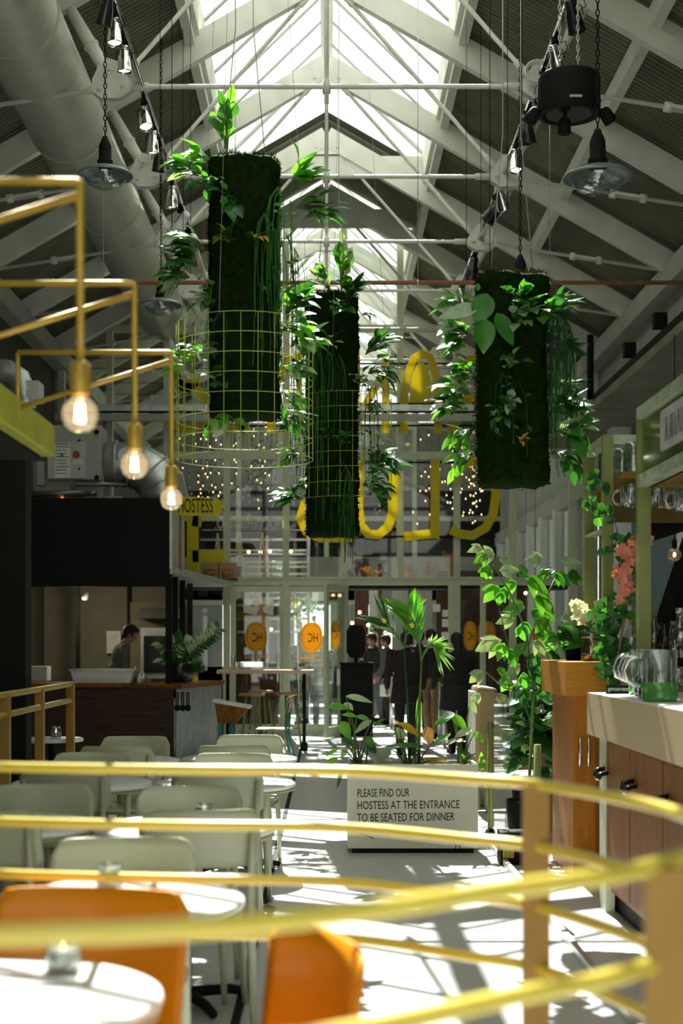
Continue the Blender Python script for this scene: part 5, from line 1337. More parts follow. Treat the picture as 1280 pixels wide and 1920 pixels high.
bottle(1275, 1140, 8.9, .07, 'jar', 'galv', 'big clear jar bottle at the right edge')
t = thing('preserving_jar', 'clip top glass jar with brown contents on the raised wooden bar end', 'jar', (cx(1108, 9.4), 9.4, 1.38))
MB().lathe([(0, 0), (.06, 0), (.066, .015), (.066, .12), (.052, .145), (.058, .16), (.06, .185), (.0, .19)], 24).build('jar_glass', M['jar'], t, False); MB().lathe([(0, .008), (.056, .008), (.056, .05), (0, .055)], 20).build('contents', M['dusty'], t, False); MB().lathe([(.06, .15), (.063, .15), (.063, .16), (.06, .16)], 20).build('clip_ring', M['galv'], t, False)
t = thing('ice_bowl', 'black rimmed glass bowl behind the pitchers on the bar', 'bowl', (cx(1262, 8.6), 8.6, 1.21))
MB().lathe([(0, 0), (.08, 0), (.16, .10), (.17, .17), (.165, .17), (.15, .1), (.0, .02)], 28).build('bowl', M['jar'], t, False); MB().lathe([(.166, .15), (.175, .15), (.175, .2), (.16, .2), (.16, .15)], 28).build('rim', M['black'], t, False)
# flowers and ivy around the posts
def flower(mb, p, r, mi):
    for k in range(5):
        a = 2*PI*k/5+rnd(0, 1); mb.leaf(p, (math.cos(a), -.4, math.sin(a)), (0, -1, 0), r, r*.8, .2, mi, 3)
random.seed(31)
t = thing('bougainvillea', 'trailing plant with pink-red blossoms between the olive posts on the right', 'plant', P(1160, 1240, 8.8))
q = MB(); st = MB(); lf = MB()
path = [(1158, 1238), (1163, 1200), (1172, 1150), (1176, 1100), (1172, 1060), (1186, 1025), (1205, 1000)]
st.tube([P(x, y, 8.8) for x, y in path], .008, 6)
for (x, y, sx_, sy_, n) in ((1184, 1045, 20, 28, 62), (1165, 1075, 12, 14, 22), (1170, 1105, 12, 22, 30), (1210, 1015, 8, 10, 8)):
    for k in range(n): flower(q, P(x+random.gauss(0, sx_/2), y+random.gauss(0, sy_/2), 8.75+rnd(-.08, .08)), .03, 0)
for k in range(34):
    x, y = random.choice(path); lf.leaf(P(x+rnd(-14, 14), y+rnd(-16, 16), 8.78+rnd(-.06, .06)), (rnd(-1, 1), rnd(-.5, 0), rnd(-1, .4)), (0, -1, .3), .085, .06, .2, k % 2)
q.build('blossoms', M['pink'], t); st.build('stem', M['dusty'], t); lf.build('foliage', [M['leaf_d'], M['leaf_m']], t)
t = thing('white_flowers', 'white flower stems with leaves beside the olive posts on the raised bar end', 'flowers', P(1090, 1228, 9.5))
q = MB(); st = MB(); lf = MB()
for (x0, x1, y1) in ((1092, 1084, 1128), (1094, 1096, 1145), (1128, 1128, 1130), (1125, 1120, 1165)):
    a = P(x0, 1226, 9.6); b = P(x1, y1, 9.5); st.tube([a, a.lerp(b, .5)+Vector((.01, 0, 0)), b], .004, 5)
    for k in range(22): flower(q, a.lerp(b, rnd(.68, 1.02))+Vector((rnd(-.04, .04), rnd(-.04, .02), 0)), .028, 0)
    for k in range(7): p = a.lerp(b, rnd(.1, .8)); lf.leaf(p, (rnd(-1, 1), rnd(-.6, .2), rnd(-.2, .8)), (0, -1, .6), .16, .05, .3, k % 2)
q.build('blossoms', M['petal_w'], t); st.build('stem', M['stem'], t); lf.build('foliage', [M['leaf_d'], M['leaf_m']], t)
t = thing('ivy', 'dark ivy climbing the middle olive post', 'plant', P(1140, 1240, 9.0))
lf = MB(); st = MB(); pth = [(1150, 1262), (1137, 1235), (1140, 1200), (1146, 1180), (1136, 1160), (1138, 1120), (1136, 1040), (1160, 1010), (1148, 960), (1120, 955), (1103, 945), (1112, 910), (1130, 915)]
st.tube([P(x, y, 8.93) for x, y in pth], .004, 5)
for k in range(120):
    x, y = random.choice(pth[:5] if k < 70 else pth); s_ = 10 if k < 90 else 6
    lf.leaf(P(x+random.gauss(0, s_), y+random.gauss(0, s_*1.2), 8.9+rnd(-.05, .05)), (rnd(-1, 1), rnd(-.5, 0), rnd(-1, .3)), (rnd(-.3, .3), -1, .3), .07, .055, .2, 0 if k % 4 else 1)
lf.build('foliage', [M['leaf_d'], M['leaf_m']], t); st.build('stem', M['stem'], t)
# amber bulb and the dark stair on the right
c = P(1264, 1040, 10.5); t = thing('amber_bulb', 'amber globe bulb on a cord at the right edge', 'light bulb', c)
MB().ell((0, 0, 0), .05, 16, 12).build('glass', M['bulbglass'], t, False); MB().ell((0, 0, 0), (.012, .012, .02), 8, 6).build('filament', M['glow_small'], t, False)
MB().tube([(0, 0, .045), (0, 0, .11)], .018, 10).build('socket', M['black'], t, False); MB().tube([(0, 0, .11), (0, 0, 1.6)], .004, 5).build('cord', M['black'], t, False)
t = thing('side_stair', 'dark slatted stair rising steeply at the right edge', 'stair', (3.6, 13, 0))
a = P(1240, 1165, 13.2); b = P(1300, 985, 13.2)
for k in range(6): o = Vector((.11*k, .06*k, 0)); MB().bar(a+o-Vector((.25, 0, .75)), b+o, .035, .12).build('slat', M['black'], t)
t = thing('slatted_soffit', 'dark ribbed sloping soffit above the amber bulb at the right edge', 'soffit', (4, 13, 2.6))
for k in range(9): MB().bar(P(1205, 1015-k*8, 13+.1*k), P(1300, 985-k*9, 13+.1*k), .05, .05).build('rib', M['black'], t)
# ------------------------------------------------------------------ glass partition along the aisle
t = thing('glass_partition', 'low glass partition with a floor rail and dark posts right of the planter', 'partition', (1.2, 9.5, 0))
MB().box(1.185, 1.215, 4.0, 11.4, 0, .045).build('floor_rail', M['galv'], t)
for y in (10.55, 8.2): MB().tube([(1.2, y, .045), (1.2, y, .92)], .02, 10).build('post', M['olive_frame'], t)
MB().box(1.196, 1.204, 9.6, 10.3, .06, 1.15).build('glass', M['glass'], t)
MB().lathe([(0, 0), (.05, 0), (.05, .04), (.03, .09), (.02, .09)], 14, Matrix.Translation((1.2, 10.55, 0.045))).build('post_foot', M['black'], t)
t = thing('yellow_notice_box', 'small dark box with a yellow lettered label low beside the wooden bar', 'box', (cx(955, 9.7), 9.7, 0))
MB().box(-.06, .2, 0, .2, 0, .22).build('box', M['black'], t, False); MB().box(-.045, .03, -.006, 0, .05, .2).build('label_plate', M['yellow'], t, False)
# tan seat with a metal frame
t = thing('tan_armchair', 'tall backed tan leather armchair with an olive metal frame behind the planter', 'armchair', (cx(930, 12.9), 12.9, 0))
def slab(p, q, w, th, nm, mt): 
    return MB().bar(p, q, w, th, up=Vector((0, 1, 0))).build(nm, M[mt], t, False, bevel=.03, seg=3)
m = MB(); m.prism([(-.22, .42), (.02, .40), (-.02, 1.10), (-.20, 1.12)], -.28, .28); m.build('backrest', M['tan'], t, False, bevel=.035, seg=3)
m = MB(); m.box(-.19, -.215, 0, 0, 0, 0) if False else None
m = MB(); m.prism([(-.20, .36), (.50, .36), (.50, .50), (-.02, .46), (-.2, .46)], -.27, .27); m.build('seat', M['tan'], t, False, bevel=.03, seg=3)
m = MB(); m.box(-.228, -.205, -.26, .26, .5, 1.07); m.build('back_panel', M['cream'], t, False, bevel=.01)
for y in (-.31, .31): MB().tube([(-.1, y, .32), (-.1, y, .74), (.18, y, .72), (.42, y, .58), (.5, y, .34), (.2, y, .30)], .022, 8).build('arm_frame', M['olive_frame'], t, False)
for x in (-.1, .45):
    for y in (-.24, .24): MB().tube([(x, y, 0), (x, y, .37)], .018, 8).build('leg', M['olive_frame'], t, False)
# stools and table ends behind it
t = thing('round_bar_table', 'pale topped round table behind the tan armchair', 'table', (cx(980, 15.5), 15.5, 0))
MB().lathe([(0, .68), (.3, .68), (.31, .71), (.3, .73), (0, .73)], 32).build('tabletop', M['redtop'], t, False); MB().tube([(0, 0, 0), (0, 0, .68)], .03, 10).build('column', M['olive_frame'], t, False); MB().lathe([(.305, .70), (.312, .72), (.28, .735), (0, .736)], 32).build('top_sheet', M['table_top'], t, False)
t = thing('round_pot_table', 'low steel rimmed round table beside the dark plant', 'table', (cx(985, 12.2), 12.2, 0))
MB().lathe([(0, .37), (.24, .37), (.26, .39), (.25, .40), (0, .40)], 32).build('tabletop', M['galv'], t, False); MB().tube([(0, 0, 0), (0, 0, .37)], .03, 10).build('column', M['black'], t, False)
# ================================================================== PLANTER WITH THE NOTICE
PD = 10.25
t = thing('planter_box', 'pale planter box with a hand lettered notice about finding the hostess', 'planter', (P(774, 0, PD).x, PD, 0))
hw = 122*PD/F; y1 = .36
MB().box(-hw, hw, 0, .02, .035, .635).build('front_panel', M['cream'], t, False, bevel=.003)
MB().box(-hw, hw, y1-.02, y1, .035, .635).build('back_panel', M['cream'], t, False)
for s in (-1, 1): a, b = sorted((s*hw, s*(hw-.02))); MB().box(a, b, .02, y1-.02, .035, .635).build('side_panel', M['cream'], t, False)
MB().box(-hw+.03, hw-.03, .02, y1-.02, 0, .035).build('plinth', M['black'], t, False)
MB().box(-hw+.02, hw-.02, .02, y1-.02, .5, .60).build('soil', M['soil'], t, False)
q = MB()
for i, s_ in enumerate(('PLEASE FIND OUR', 'HOSTESS AT THE ENTRANCE', 'TO BE SEATED FOR DINNER')):
    o = P(669, 1494.5+23*i, PD); text_into(q, s_, Matrix.Translation((o.x-t.location.x, -.0015, o.z)) @ Matrix.Rotation(-.012, 4, 'Y'), .083, (.126*[.83, 1.0, 1.0][i]*[1, 1, .985][i])/.126*.672, depth=.002)
q.build('lettering', M['black'], t, False)
q = MB(); K2 = PD/F
def loc(px, py): return ((px-774)*K2, (1598.8-py)*K2)
q.ribbon([loc(700, 1559), loc(673, 1561), loc(700, 1570)], .009, -.002, 0); q.ribbon([loc(700, 1559), loc(740, 1553), loc(780, 1556)], .008, -.002, 0)
q.build('arrow_drawing', M['black'], t, False)
q = MB(); q.ribbon([loc(860+13*math.cos(a*PI/12), 1570+14*math.sin(a*PI/12)) for a in range(25)], .006, -.002, 0)
q.ribbon([loc(857, 1577), loc(860, 1580), loc(864, 1579), loc(865, 1574)], .005, -.002, 0); q.ribbon([loc(855, 1583), loc(853, 1590)], .006, -.002, 0); q.ribbon([loc(861, 1583), loc(863, 1590)], .006, -.002, 0)
q.ell((loc(856, 1567)[0], -.001, loc(856, 1567)[1]), (.004, .002, .004), 6, 4); q.ell((loc(864, 1567)[0], -.001, loc(864, 1567)[1]), (.004, .002, .004), 6, 4)
q.build('face_drawing', M['black'], t, False)
# plants of the planter: each leaf from base pixel to tip pixel with its own stem down to the soil
def leafplant(name, label, root, leaves, mats, d0=10.42, cat='plant', wid=.5):
    tt = thing(name, label, cat, P(root, 0, d0) * 1.0); tt.location = (P(root, 0, d0).x, d0, .60)
    lf = MB(); st = MB()
    for (bx, by, tx, ty, w, mi, dd) in leaves:
        b = P(bx, by, d0+dd); tip = P(tx, ty, d0+dd-.05); dv = tip-b
        r = Vector((tt.location.x+rnd(-.04, .04), d0+rnd(-.05, .05), .60)); mid = r.lerp(b, .55)+Vector((rnd(-.02, .02), 0, .03))
        st.tube([r, mid, b], [.006, .005, .003], 5, cap=False)
        lf.leaf(b, dv, (rnd(-.2, .2), -.75, 1) if abs(dv.z) < abs(dv.x) else (rnd(-.2, .2), -1, .3), dv.length*1.05, w*d0/F, .12, mi, 7, .1)
    lf.build('leaves', mats, tt); st.build('stems', M['stem'], tt)
    return tt
random.seed(12)
LMAT = [M['leaf_m'], M['leaf_l'], M['leaf_p'], M['leaf_d'], M['leaf_y'], M['dusty']]
leafplant('calathea', 'pale and green leaved plant at the left end of the planter', 676, [
    (648, 1305, 697, 1313, 18, 2, 0), (652, 1328, 612, 1322, 20, 0, .03), (645, 1318, 662, 1330, 16, 2, .05), (668, 1343, 642, 1338, 14, 1, 0), (668, 1342, 694, 1350, 15, 0, 0), (640, 1352, 655, 1384, 22, 1, -.05),
    (697, 1350, 664, 1372, 17, 2, -.05), (700, 1362, 720, 1346, 12, 0, 0), (690, 1395, 704, 1412, 18, 3, 0), (640, 1383, 660, 1395, 14, 3, 0), (633, 1404, 610, 1416, 10, 1, -.1), (634, 1420, 600, 1440, 14, 1, -.1), (642, 1440, 631, 1478, 8, 3, -.28), (650, 1400, 640, 1420, 12, 2, 0), (686, 1380, 700, 1402, 16, 0, 0)], LMAT)
leafplant('banana_plant', 'broad leaved plant with a yellowed leaf in the middle of the planter', 772, [
    (733, 1405, 698, 1430, 26, 2, -.08), (793, 1399, 720, 1394, 14, 0, -.1), (748, 1355, 787, 1377, 20, 4, 0), (735, 1352, 752, 1358, 10, 4, 0), (800, 1362, 806, 1396, 22, 5, 0), (842, 1428, 790, 1418, 12, 4, -.05), (755, 1385, 745, 1365, 20, 2, .05), (845, 1375, 810, 1395, 12, 1, 0), (786, 1300, 782, 1400, 12, 1, .05)], LMAT)
leafplant('anthurium', 'green plant with an orange leaf at the right end of the planter', 868, [
    (848, 1340, 814, 1357, 18, 0, 0), (846, 1340, 876, 1368, 24, 1, 0), (850, 1336, 830, 1346, 20, 2, 0), (885, 1366, 852, 1380, 18, 2, -.05), (852, 1388, 872, 1388, 14, 4, -.1), (855, 1385, 835, 1396, 10, 2, -.1), (880, 1316, 893, 1336, 14, 2, 0), (903, 1445, 903, 1412, 15, 1, -.12), (890, 1372, 908, 1392, 14, 1, 0), (872, 1425, 893, 1410, 8, 3, -.1), (876, 1428, 862, 1412, 8, 0, -.1)], LMAT)
# palm
def palm(tt, base, tip, bow, nl, ll, mats, side_l=1, side_r=1, droop=.35):
    lf = MB(); st = MB(); L = []
    b = Vector(base); e = Vector(tip)
    for k in range(13): q = k/12; L.append(b.lerp(e, q)+Vector(bow)*math.sin(PI*q))
    st.tube(L, [.008*(1-.6*i/12)+.002 for i in range(13)], 6)
    for k in range(nl):
        q = .35+.65*k/(nl-1); i = q*12; i0 = min(11, int(i)); p = L[i0].lerp(L[i0+1], i-i0); tv = (L[i0+1]-L[i0]).normalized(); sv = tv.cross(Vector((0, 1, 0))).normalized()
        for s_, on_ in ((-1, side_l), (1, side_r)):
            if not on_: continue
            l = ll*(math.sin(PI*(.18+.72*(q-.35)/.65)))*on_
            lf.leaf(p, tv*1.25+sv*s_*.6+Vector((0, rnd(-.3, .2), rnd(-.12, .12))), (0, -1, .3), l, .019, droop*rnd(.4, 1.3), random.randrange(len(mats)), 6)
    return lf, st
t = thing('palm', 'potted palm with one bright and one dark feathery frond rising from the planter', 'palm', (P(784, 0, 10.45).x, 10.45, .60))
r0 = Vector((P(785, 0, 10.45).x, 10.45, .60)); r1 = Vector((P(768, 0, 10.5).x, 10.5, .60))
for (b, e, bow, nl, ll, mt, a, c_) in ((P(790, 1240, 10.4), P(764, 1140, 10.3), (.02, 0, 0), 17, .34, [M['leaf_l'], M['leaf_l'], M['leaf_m']], .8, 1), (P(757, 1215, 10.5), P(715, 1160, 10.35), (-.01, -.05, .03), 14, .26, [M['leaf_d'], M['leaf_p']], 1, 1), (P(757, 1215, 10.5), P(768, 1150, 10.45), (0, 0, 0), 14, .24, [M['leaf_d'], M['leaf_p']], 1, .6), (P(790, 1235, 10.4), P(822, 1218, 10.2), (0, 0, .06), 14, .26, [M['leaf_l'], M['leaf_p']], 1, .5)):
    lf, st = palm(t, b, e, bow, nl, ll, mt, a, c_); lf.build('frond', mt, t); st.build('midrib', M['stem'], t)
MB().tube([r0, P(786, 1330, 10.45), P(790, 1240, 10.4)], [.012, .01, .008], 7).build('stem', M['stem'], t); MB().tube([r1, P(764, 1320, 10.5), P(757, 1215, 10.5)], [.012, .01, .008], 7).build('stem', M['leaf_d'], t)
for px, py in ((719, 1163), (771, 1172)):
    q = MB(); flower(q, P(px, py, 10.3), .022, 0); flower(q, P(px+1, py+1, 10.29), .02, 0); q.ell(P(px, py, 10.3), .012, 6, 5); q.build('yellow_flower', M['leaf_bloom'], t)
# tall leafy plant between planter and bar
t = thing('tall_leafy_plant', 'tall plant with bright jagged leaves between the planter and the bar', 'plant', (P(990, 0, 11.0).x, 11.0, 0))
lf = MB(); st = MB(); random.seed(44)
def jag(mb, o, dv, L, mi):
    dv = Vector(dv).normalized(); nrm = Vector((rnd(-.4, .4), -.8, rnd(.3, 1)))
    mb.leaf(o, dv, nrm, L, L*.55, rnd(.15, .4), mi, 6, .08); x = dv.cross(nrm).normalized()
    for s_ in (-1, 1): mb.leaf(o+dv*L*.1, dv*.75+x*s_*.7, nrm, L*.72, L*.34, rnd(.15, .4), mi, 5, .08)
trunk = [Vector((P(990, 0, 11).x, 11.0, .3)), P(1000, 1300, 10.9), P(985, 1180, 10.8), P(955, 1110, 10.7), P(925, 1060, 10.6)]
st.tube(trunk, [.014, .012, .009, .007, .004], 7); st.tube([P(990, 1210, 10.85), P(1010, 1150, 10.8), P(1045, 1075, 10.8)], .007, 6); st.tube([P(1000, 1300, 10.9), P(945, 1290, 10.6), P(905, 1255, 10.4)], .005, 5); st.tube([P(1000, 1280, 10.9), P(1060, 1190, 10.9), P(1075, 1170, 10.9)], .006, 5)
st.tube([P(935, 1140, 10.7), P(975, 1300, 10.7), P(1000, 1370, 10.8)], .004, 5)
for (px, py, dx, dz, L, mi) in ((905, 1028, -1, -.1, .15, 2), (928, 1040, -1, .1, .15, 2), (915, 1040, -1, -.5, .15, 1), (935, 1050, 1, 0, .13, 2), (918, 1060, -.6, -1, .17, 1), (935, 1070, 1, .1, .16, 2), (965, 1068, 1, .1, .12, 0), (935, 1098, -.8, -.8, .17, 1), (945, 1100, -.2, -1, .15, 0), (968, 1090, -1, -.6, .14, 1), (1020, 1050, -1, .2, .18, 2), (1050, 1052, 1, 0, .18, 2), (1040, 1070, -1, -.1, .17, 0), (1040, 1078, 1, -.4, .18, 0), (1060, 1080, 1, 0, .16, 0), (985, 1085, .8, -.4, .22, 1), (1000, 1115, 1, -.6, .22, 1), (985, 1140, -1, .1, .2, 1), (1000, 1150, 1, -.3, .18, 0), (965, 1160, -1, -.1, .17, 2), (975, 1170, .3, -1, .16, 0), (1000, 1175, 1, -.2, .17, 0), (940, 1200, -1, -.35, .2, 2), (945, 1205, -.4, -1, .17, 1), (955, 1215, .2, -1, .16, 0), (985, 1205, -.7, -.7, .17, 1), (1000, 1200, .8, -.8, .15, 2), (1030, 1160, -.8, -.6, .17, 1), (1050, 1160, 1, 0, .16, 2), (1060, 1180, .3, -1, .17, 0), (1040, 1190, -.4, -1, .17, 0), (1070, 1200, -.3, -1, .16, 3), (1010, 1225, -.6, -1, .18, 3), (1030, 1215, .6, -.8, .16, 3), (905, 1258, -.8, -.6, .16, 2), (930, 1255, 1, -.3, .13, 1), (935, 1275, 1, 0, .14, 1), (955, 1270, -.5, -.9, .15, 1), (980, 1260, .2, -1, .15, 0), (975, 1245, -1, -.6, .14, 2), (1000, 1260, .6, -.8, .15, 3), (900, 1300, -.7, -.6, .12, 2), (1015, 1285, .3, -1, .16, 3), (985, 1290, -.3, -1, .15, 3)):
    for j in range(2 if mi in (0, 3) else 1): jag(lf, P(px+rnd(-6, 6)*j, py+rnd(-10, 10)*j, 10.75+rnd(-.25, .25)), (dx+rnd(-.3, .3)*j, rnd(-.5, .2), dz+rnd(-.3, .3)*j), L*rnd(.85, 1.1)*(1-.15*j), mi)
lf.build('foliage', [M['leaf_m'], M['leaf_b'], M['leaf_p'], M['leaf_d']], t); st.build('stems', M['stem'], t)
MB().lathe([(0, 0), (.14, 0), (.18, .3), (.17, .3), (.15, .26), (0, .26)], 24).build('pot', M['black'], t, False)
t = thing('dark_floor_plant', 'dense dark leaved floor plant beside the honey cabinet', 'plant', (P(1003, 0, 11.6).x, 11.6, 0))
lf = MB()
for k in range(110):
    a = Vector((0, 0, rnd(.45, 1.15))); dv = Vector((rnd(-1, 1), rnd(-1, .6), rnd(-.4, .8))).normalized(); lf.leaf(a+dv*rnd(.05, .16), dv, (rnd(-.4, .4), -.6, 1), rnd(.12, .22), rnd(.07, .13), .35, 0 if k % 7 else 1)
lf.tube([(0, 0, .2), (0, 0, 1.1)], .02, 6, mi=2); lf.build('foliage', [M['leaf_d'], M['leaf_p'], M['stem']], t, False)
MB().lathe([(0, 0), (.15, 0), (.19, .32), (.17, .32), (.15, .28), (0, .28)], 24).build('pot', M['black'], t, False)
for i, (px, d, s_) in enumerate(((1040, 14.3, 1.0), (1000, 14.0, .9), (1070, 10.6, .55))):
    o = Vector((P(px, 0, d).x, d, .0)); t = thing('potted_plant', ['leafy pot plant behind the tall jagged plant, right one', 'leafy pot plant behind the tall jagged plant, left one', 'small leafy plant on the raised bar end'][i], 'potted plant', o if i < 2 else (P(1075, 0, 9.75).x, 9.75, 1.38))
    lf = MB()
    for k in range(46):
        dv = Vector((rnd(-1, 1), rnd(-1, 1), rnd(0, 1.4))).normalized(); b = Vector((0, 0, .26 if i == 2 else 1.0))*s_ if i < 2 else Vector((0, 0, .1)); lf.leaf(b+dv*rnd(.03, .12), dv, (0, -.6, 1), rnd(.12, .2)*(.7 if i == 2 else 1), .07, .35, k % 2)
    lf.build('foliage', [M['leaf_d'], M['leaf_m']], t, False)
    h = .9*s_ if i < 2 else .1
    MB().lathe([(0, 0), (.09, 0), (.11, h), (.1, h), (.09, h-.03), (0, h-.03)] if i < 2 else [(0, 0), (.05, 0), (.06, h), (0, h-.01)], 20).build('pot', M['black'], t, False)
# ================================================================== YELLOW BRACKET LAMPS AND THE NEAR RAILING
def bracket(y, L, label):
    t = thing('bracket_lamp', label, 'lamp', (-.657, y, 2.12)); r = .011
    MB().tube([(0, 0, .13), (0, 0, .60), (-.0, 0, .605), (-.01, 0, .61), (-L, 0, .61)], r, 8).build('arm', M['brass'], t, False)
    q = MB(); q.tube([(0, .0, .575), (-L, .03, .575-.30*L)], r, 8); q.tube([(-L, .0, .61), (-L, 0, .33)], r*.9, 8); q.build('brace', M['brass'], t, False)
    MB().lathe([(0, .13), (.014, .13), (.026, .125), (.027, .045), (.024, .04), (0, .04)], 20).build('socket', M['brass'], t, False)
    MB().lathe([(.018, .045), (.022, .03), (.034, .022), (.044, .008), (.0475, -.01), (.046, -.025), (.038, -.043), (.022, -.055), (0, -.059)], 28).build('bulb_glass', M['bulbglass'], t, False)
    q = MB(); 
    for a in range(6): q.tube([(.008*math.cos(a), .008*math.sin(a), .015), (.011*math.cos(a), .011*math.sin(a), -.032)], .0022, 5)
    q.build('filament', M['glow'], t, False)
    return t
bracket(3.84, 1.0, 'nearest yellow bracket lamp with a glowing globe bulb'); bracket(4.93, .95, 'middle yellow bracket lamp with a glowing globe bulb'); bracket(6.1, .65, 'farthest yellow bracket lamp with a pale globe bulb')
# curved yellow railing round the camera
base = [(-1.5, 4.05), (-.873, 3.85), (-.4, 3.77), (.039, 3.72), (.348, 3.50), (.493, 3.37), (.637, 3.03), (.69, 2.74), (.655, 2.45), (.553, 2.234), (.41, 2.06), (.25, 1.943), (.018, 1.763), (-.174, 1.67), (-.37, 1.634), (-.8, 1.58)]
def cr(P_, n=6):
    out = []
    for i in range(len(P_)-1):
        p0 = P_[max(0, i-1)]; p1 = P_[i]; p2 = P_[i+1]; p3 = P_[min(len(P_)-1, i+2)]
        for k in range(n):
            t_ = k/n; out.append(tuple(.5*((2*p1[j])+(-p0[j]+p2[j])*t_+(2*p0[j]-5*p1[j]+4*p2[j]-p3[j])*t_*t_+(-p0[j]+3*p1[j]-3*p2[j]+p3[j])*t_**3) for j in range(2)))
    out.append(P_[-1]); return out
cv = cr(base)
t = thing('curved_railing', 'blurred yellow tubular railing curving across the foreground', 'railing', (0, 2.3, 0))
for i, z in enumerate((1.168, 1.022, .882, .737)):
    pts = cv if i == 0 else cv
    MB().tube([(x, y, z) for x, y in pts], .0135, 12).build('rail', M['ochre'], t)
for x, y in ((.49, 3.37), (.505, 2.14)):
    MB().box(x-.031, x+.031, y-.014, y+.014, 0, 1.165).build('upright', M['ochre_dark'], t)
for x, y in ((-1.45, 4.03), (-.75, 1.585)): MB().box(x-.02, x+.02, y-.012, y+.012, 0, 1.165).build('upright', M['ochre_dark'], t)
# ================================================================== PEOPLE
def remesh(mb, name, m, parent, vox, smooth=2):
    o = mb.build(name, m, parent, False)
    r = o.modifiers.new('r', 'REMESH'); r.mode = 'VOXEL'; r.voxel_size = vox; r.use_smooth_shade = True
    s = o.modifiers.new('s', 'SMOOTH'); s.iterations = smooth; s.factor = .5
    dg = bpy.context.evaluated_depsgraph_get(); me = bpy.data.meshes.new_from_object(o.evaluated_get(dg))
    old = o.data; o.modifiers.clear(); o.data = me; me.name = name; bpy.data.meshes.remove(old)
    if not me.materials: me.materials.append(m)
    return o
def cap(mb, a, b, r0, r1, n=12):
    a = Vector(a); b = Vector(b); d = b-a; L = d.length or 1e-4; d = d/L; pts = []; rs = []
    for k in (0, .35, .7, .93): pts.append(a-d*r0*math.cos(k*PI/2)); rs.append(max(.002, r0*math.sin(k*PI/2)))
    pts.append(a); rs.append(r0); pts.append(b); rs.append(r1)
    for k in (.93, .7, .35, 0): pts.append(b+d*r1*math.cos(k*PI/2)); rs.append(max(.002, r1*math.sin(k*PI/2)))
    mb.tube(pts, rs, n)
def ebox(mb, c, r, M_=None): mb.ell(c, r, 16, 10, M=M_)
def person(label, loc, rz, H=1.7, top='black', leg='black', hair='hair', lean=0, head=(0, 0), arms=((.25, .1), (.25, .1)), bend=(.4, .4), stride=.08, coat=0, shoe='black', skin='skin', longhair=0, collar=None, bulk=1.0, vox=.011):
    """faces +y locally. arms: (forward swing, sideways) per side, bend: elbow"""
    t = thing('person', label, 'person', loc, rz); s = H/1.75
    def V(x, y, z): return Vector((x*s, y*s, z*s))
    ly = math.sin(lean); lz = math.cos(lean)
    def T(x, y, z): # upper body leans about the hip
        return V(x, y*lz+(z-.95)*ly, .95+(z-.95)*lz-y*ly)
    hip = [V(k*.095, 0, .93) for k in (-1, 1)]; knee = [V(k*.105, .02+k*stride*.5, .50) for k in (-1, 1)]; ank = [V(k*.11, k*stride-.02, .085) for k in (-1, 1)]
    sh = [T(k*.185*bulk, 0, 1.43) for k in (-1, 1)]; el = []; wr = []
    for i, k in enumerate((-1, 1)):
        f, sd = arms[i]; e = sh[i]+V(k*math.sin(sd)*.28, math.sin(f)*.28, -.28*math.cos(f)*math.cos(sd)); el.append(e)
        f2 = f+bend[i]; wr.append(e+V(k*math.sin(sd)*.05-k*.04*bend[i], math.sin(f2)*.25, -.25*math.cos(f2)))
    neck = T(0, -.01, 1.47); hc = T(0, .025, 1.63)
    R = Matrix.Translation(hc) @ Matrix.Rotation(head[1], 4, 'Z') @ Matrix.Rotation(-head[0]-lean*.6, 4, 'X')
    b = MB()
    ebox(b, T(0, 0, 1.28), (.155*s*bulk, .10*s, .20*s)); ebox(b, T(0, 0, 1.05), (.135*s*bulk, .095*s, .17*s)); ebox(b, V(0, -.01, .93), (.155*s, .11*s, .12*s))
    cap(b, T(-.15, 0, 1.42), T(.15, 0, 1.42), .05*s, .05*s); cap(b, neck-V(0, 0, .03), hc-V(0, .02, .06), .052*s, .048*s)
    for q in b.v[-0:]: pass
    b.ell((0, 0, .01*s), (.075*s, .092*s, .108*s), 18, 14, M=R); b.ell((0, .035*s, -.055*s), (.052*s, .055*s, .055*s), 14, 10, M=R)
    nose = MB(); b.ell((0, .094*s, -.012*s), (.012*s, .018*s, .024*s), 10, 8, M=R); b.ell((0, .085*s, .02*s), (.035*s, .012*s, .010*s), 10, 6, M=R)
    for k in (-1, 1): b.ell((k*.076*s, -.005*s, -.005*s), (.010*s, .02*s, .03*s), 8, 8, M=R)
    b.ell((0, .083*s, -.058*s), (.024*s, .010*s, .007*s), 8, 6, M=R)
    for i, k in enumerate((-1, 1)):
        cap(b, hip[i], knee[i], .078*s, .055*s); cap(b, knee[i], ank[i], .052*s, .036*s); cap(b, ank[i]-V(0, .03, .045), ank[i]+V(0, .13, -.055), .034*s, .028*s)
        cap(b, sh[i], el[i], .047*s, .037*s); cap(b, el[i], wr[i], .036*s, .025*s)
        d = (wr[i]-el[i]).normalized(); side = Vector((0, 1, 0)) if abs(d.y) < .8 else Vector((0, 0, -1)); side = (side-d*side.dot(d)).normalized(); inn = d.cross(side)*k
        palm_ = wr[i]+d*.045*s; cap(b, wr[i], palm_+d*.02*s, .022*s, .03*s)
        for f_ in range(4):
            o = palm_+d*.035*s+side*(f_-1.5)*.019*s; l = (.036, .042, .04, .03)[f_]*s; m1 = o+d*l-inn*.004*s; m2 = m1+(d*.8+inn*.5*-1).normalized()*l*.7
            cap(b, o, m1, .0095*s, .009*s, 8); cap(b, m1, m2, .009*s, .008*s, 8)
        o = palm_-d*.01*s+side*.026*s; m1 = o+(side*.8+d*.6).normalized()*.035*s; cap(b, o, m1, .011*s, .010*s, 8); cap(b, m1, m1+d*.025*s, .010*s, .008*s, 8)
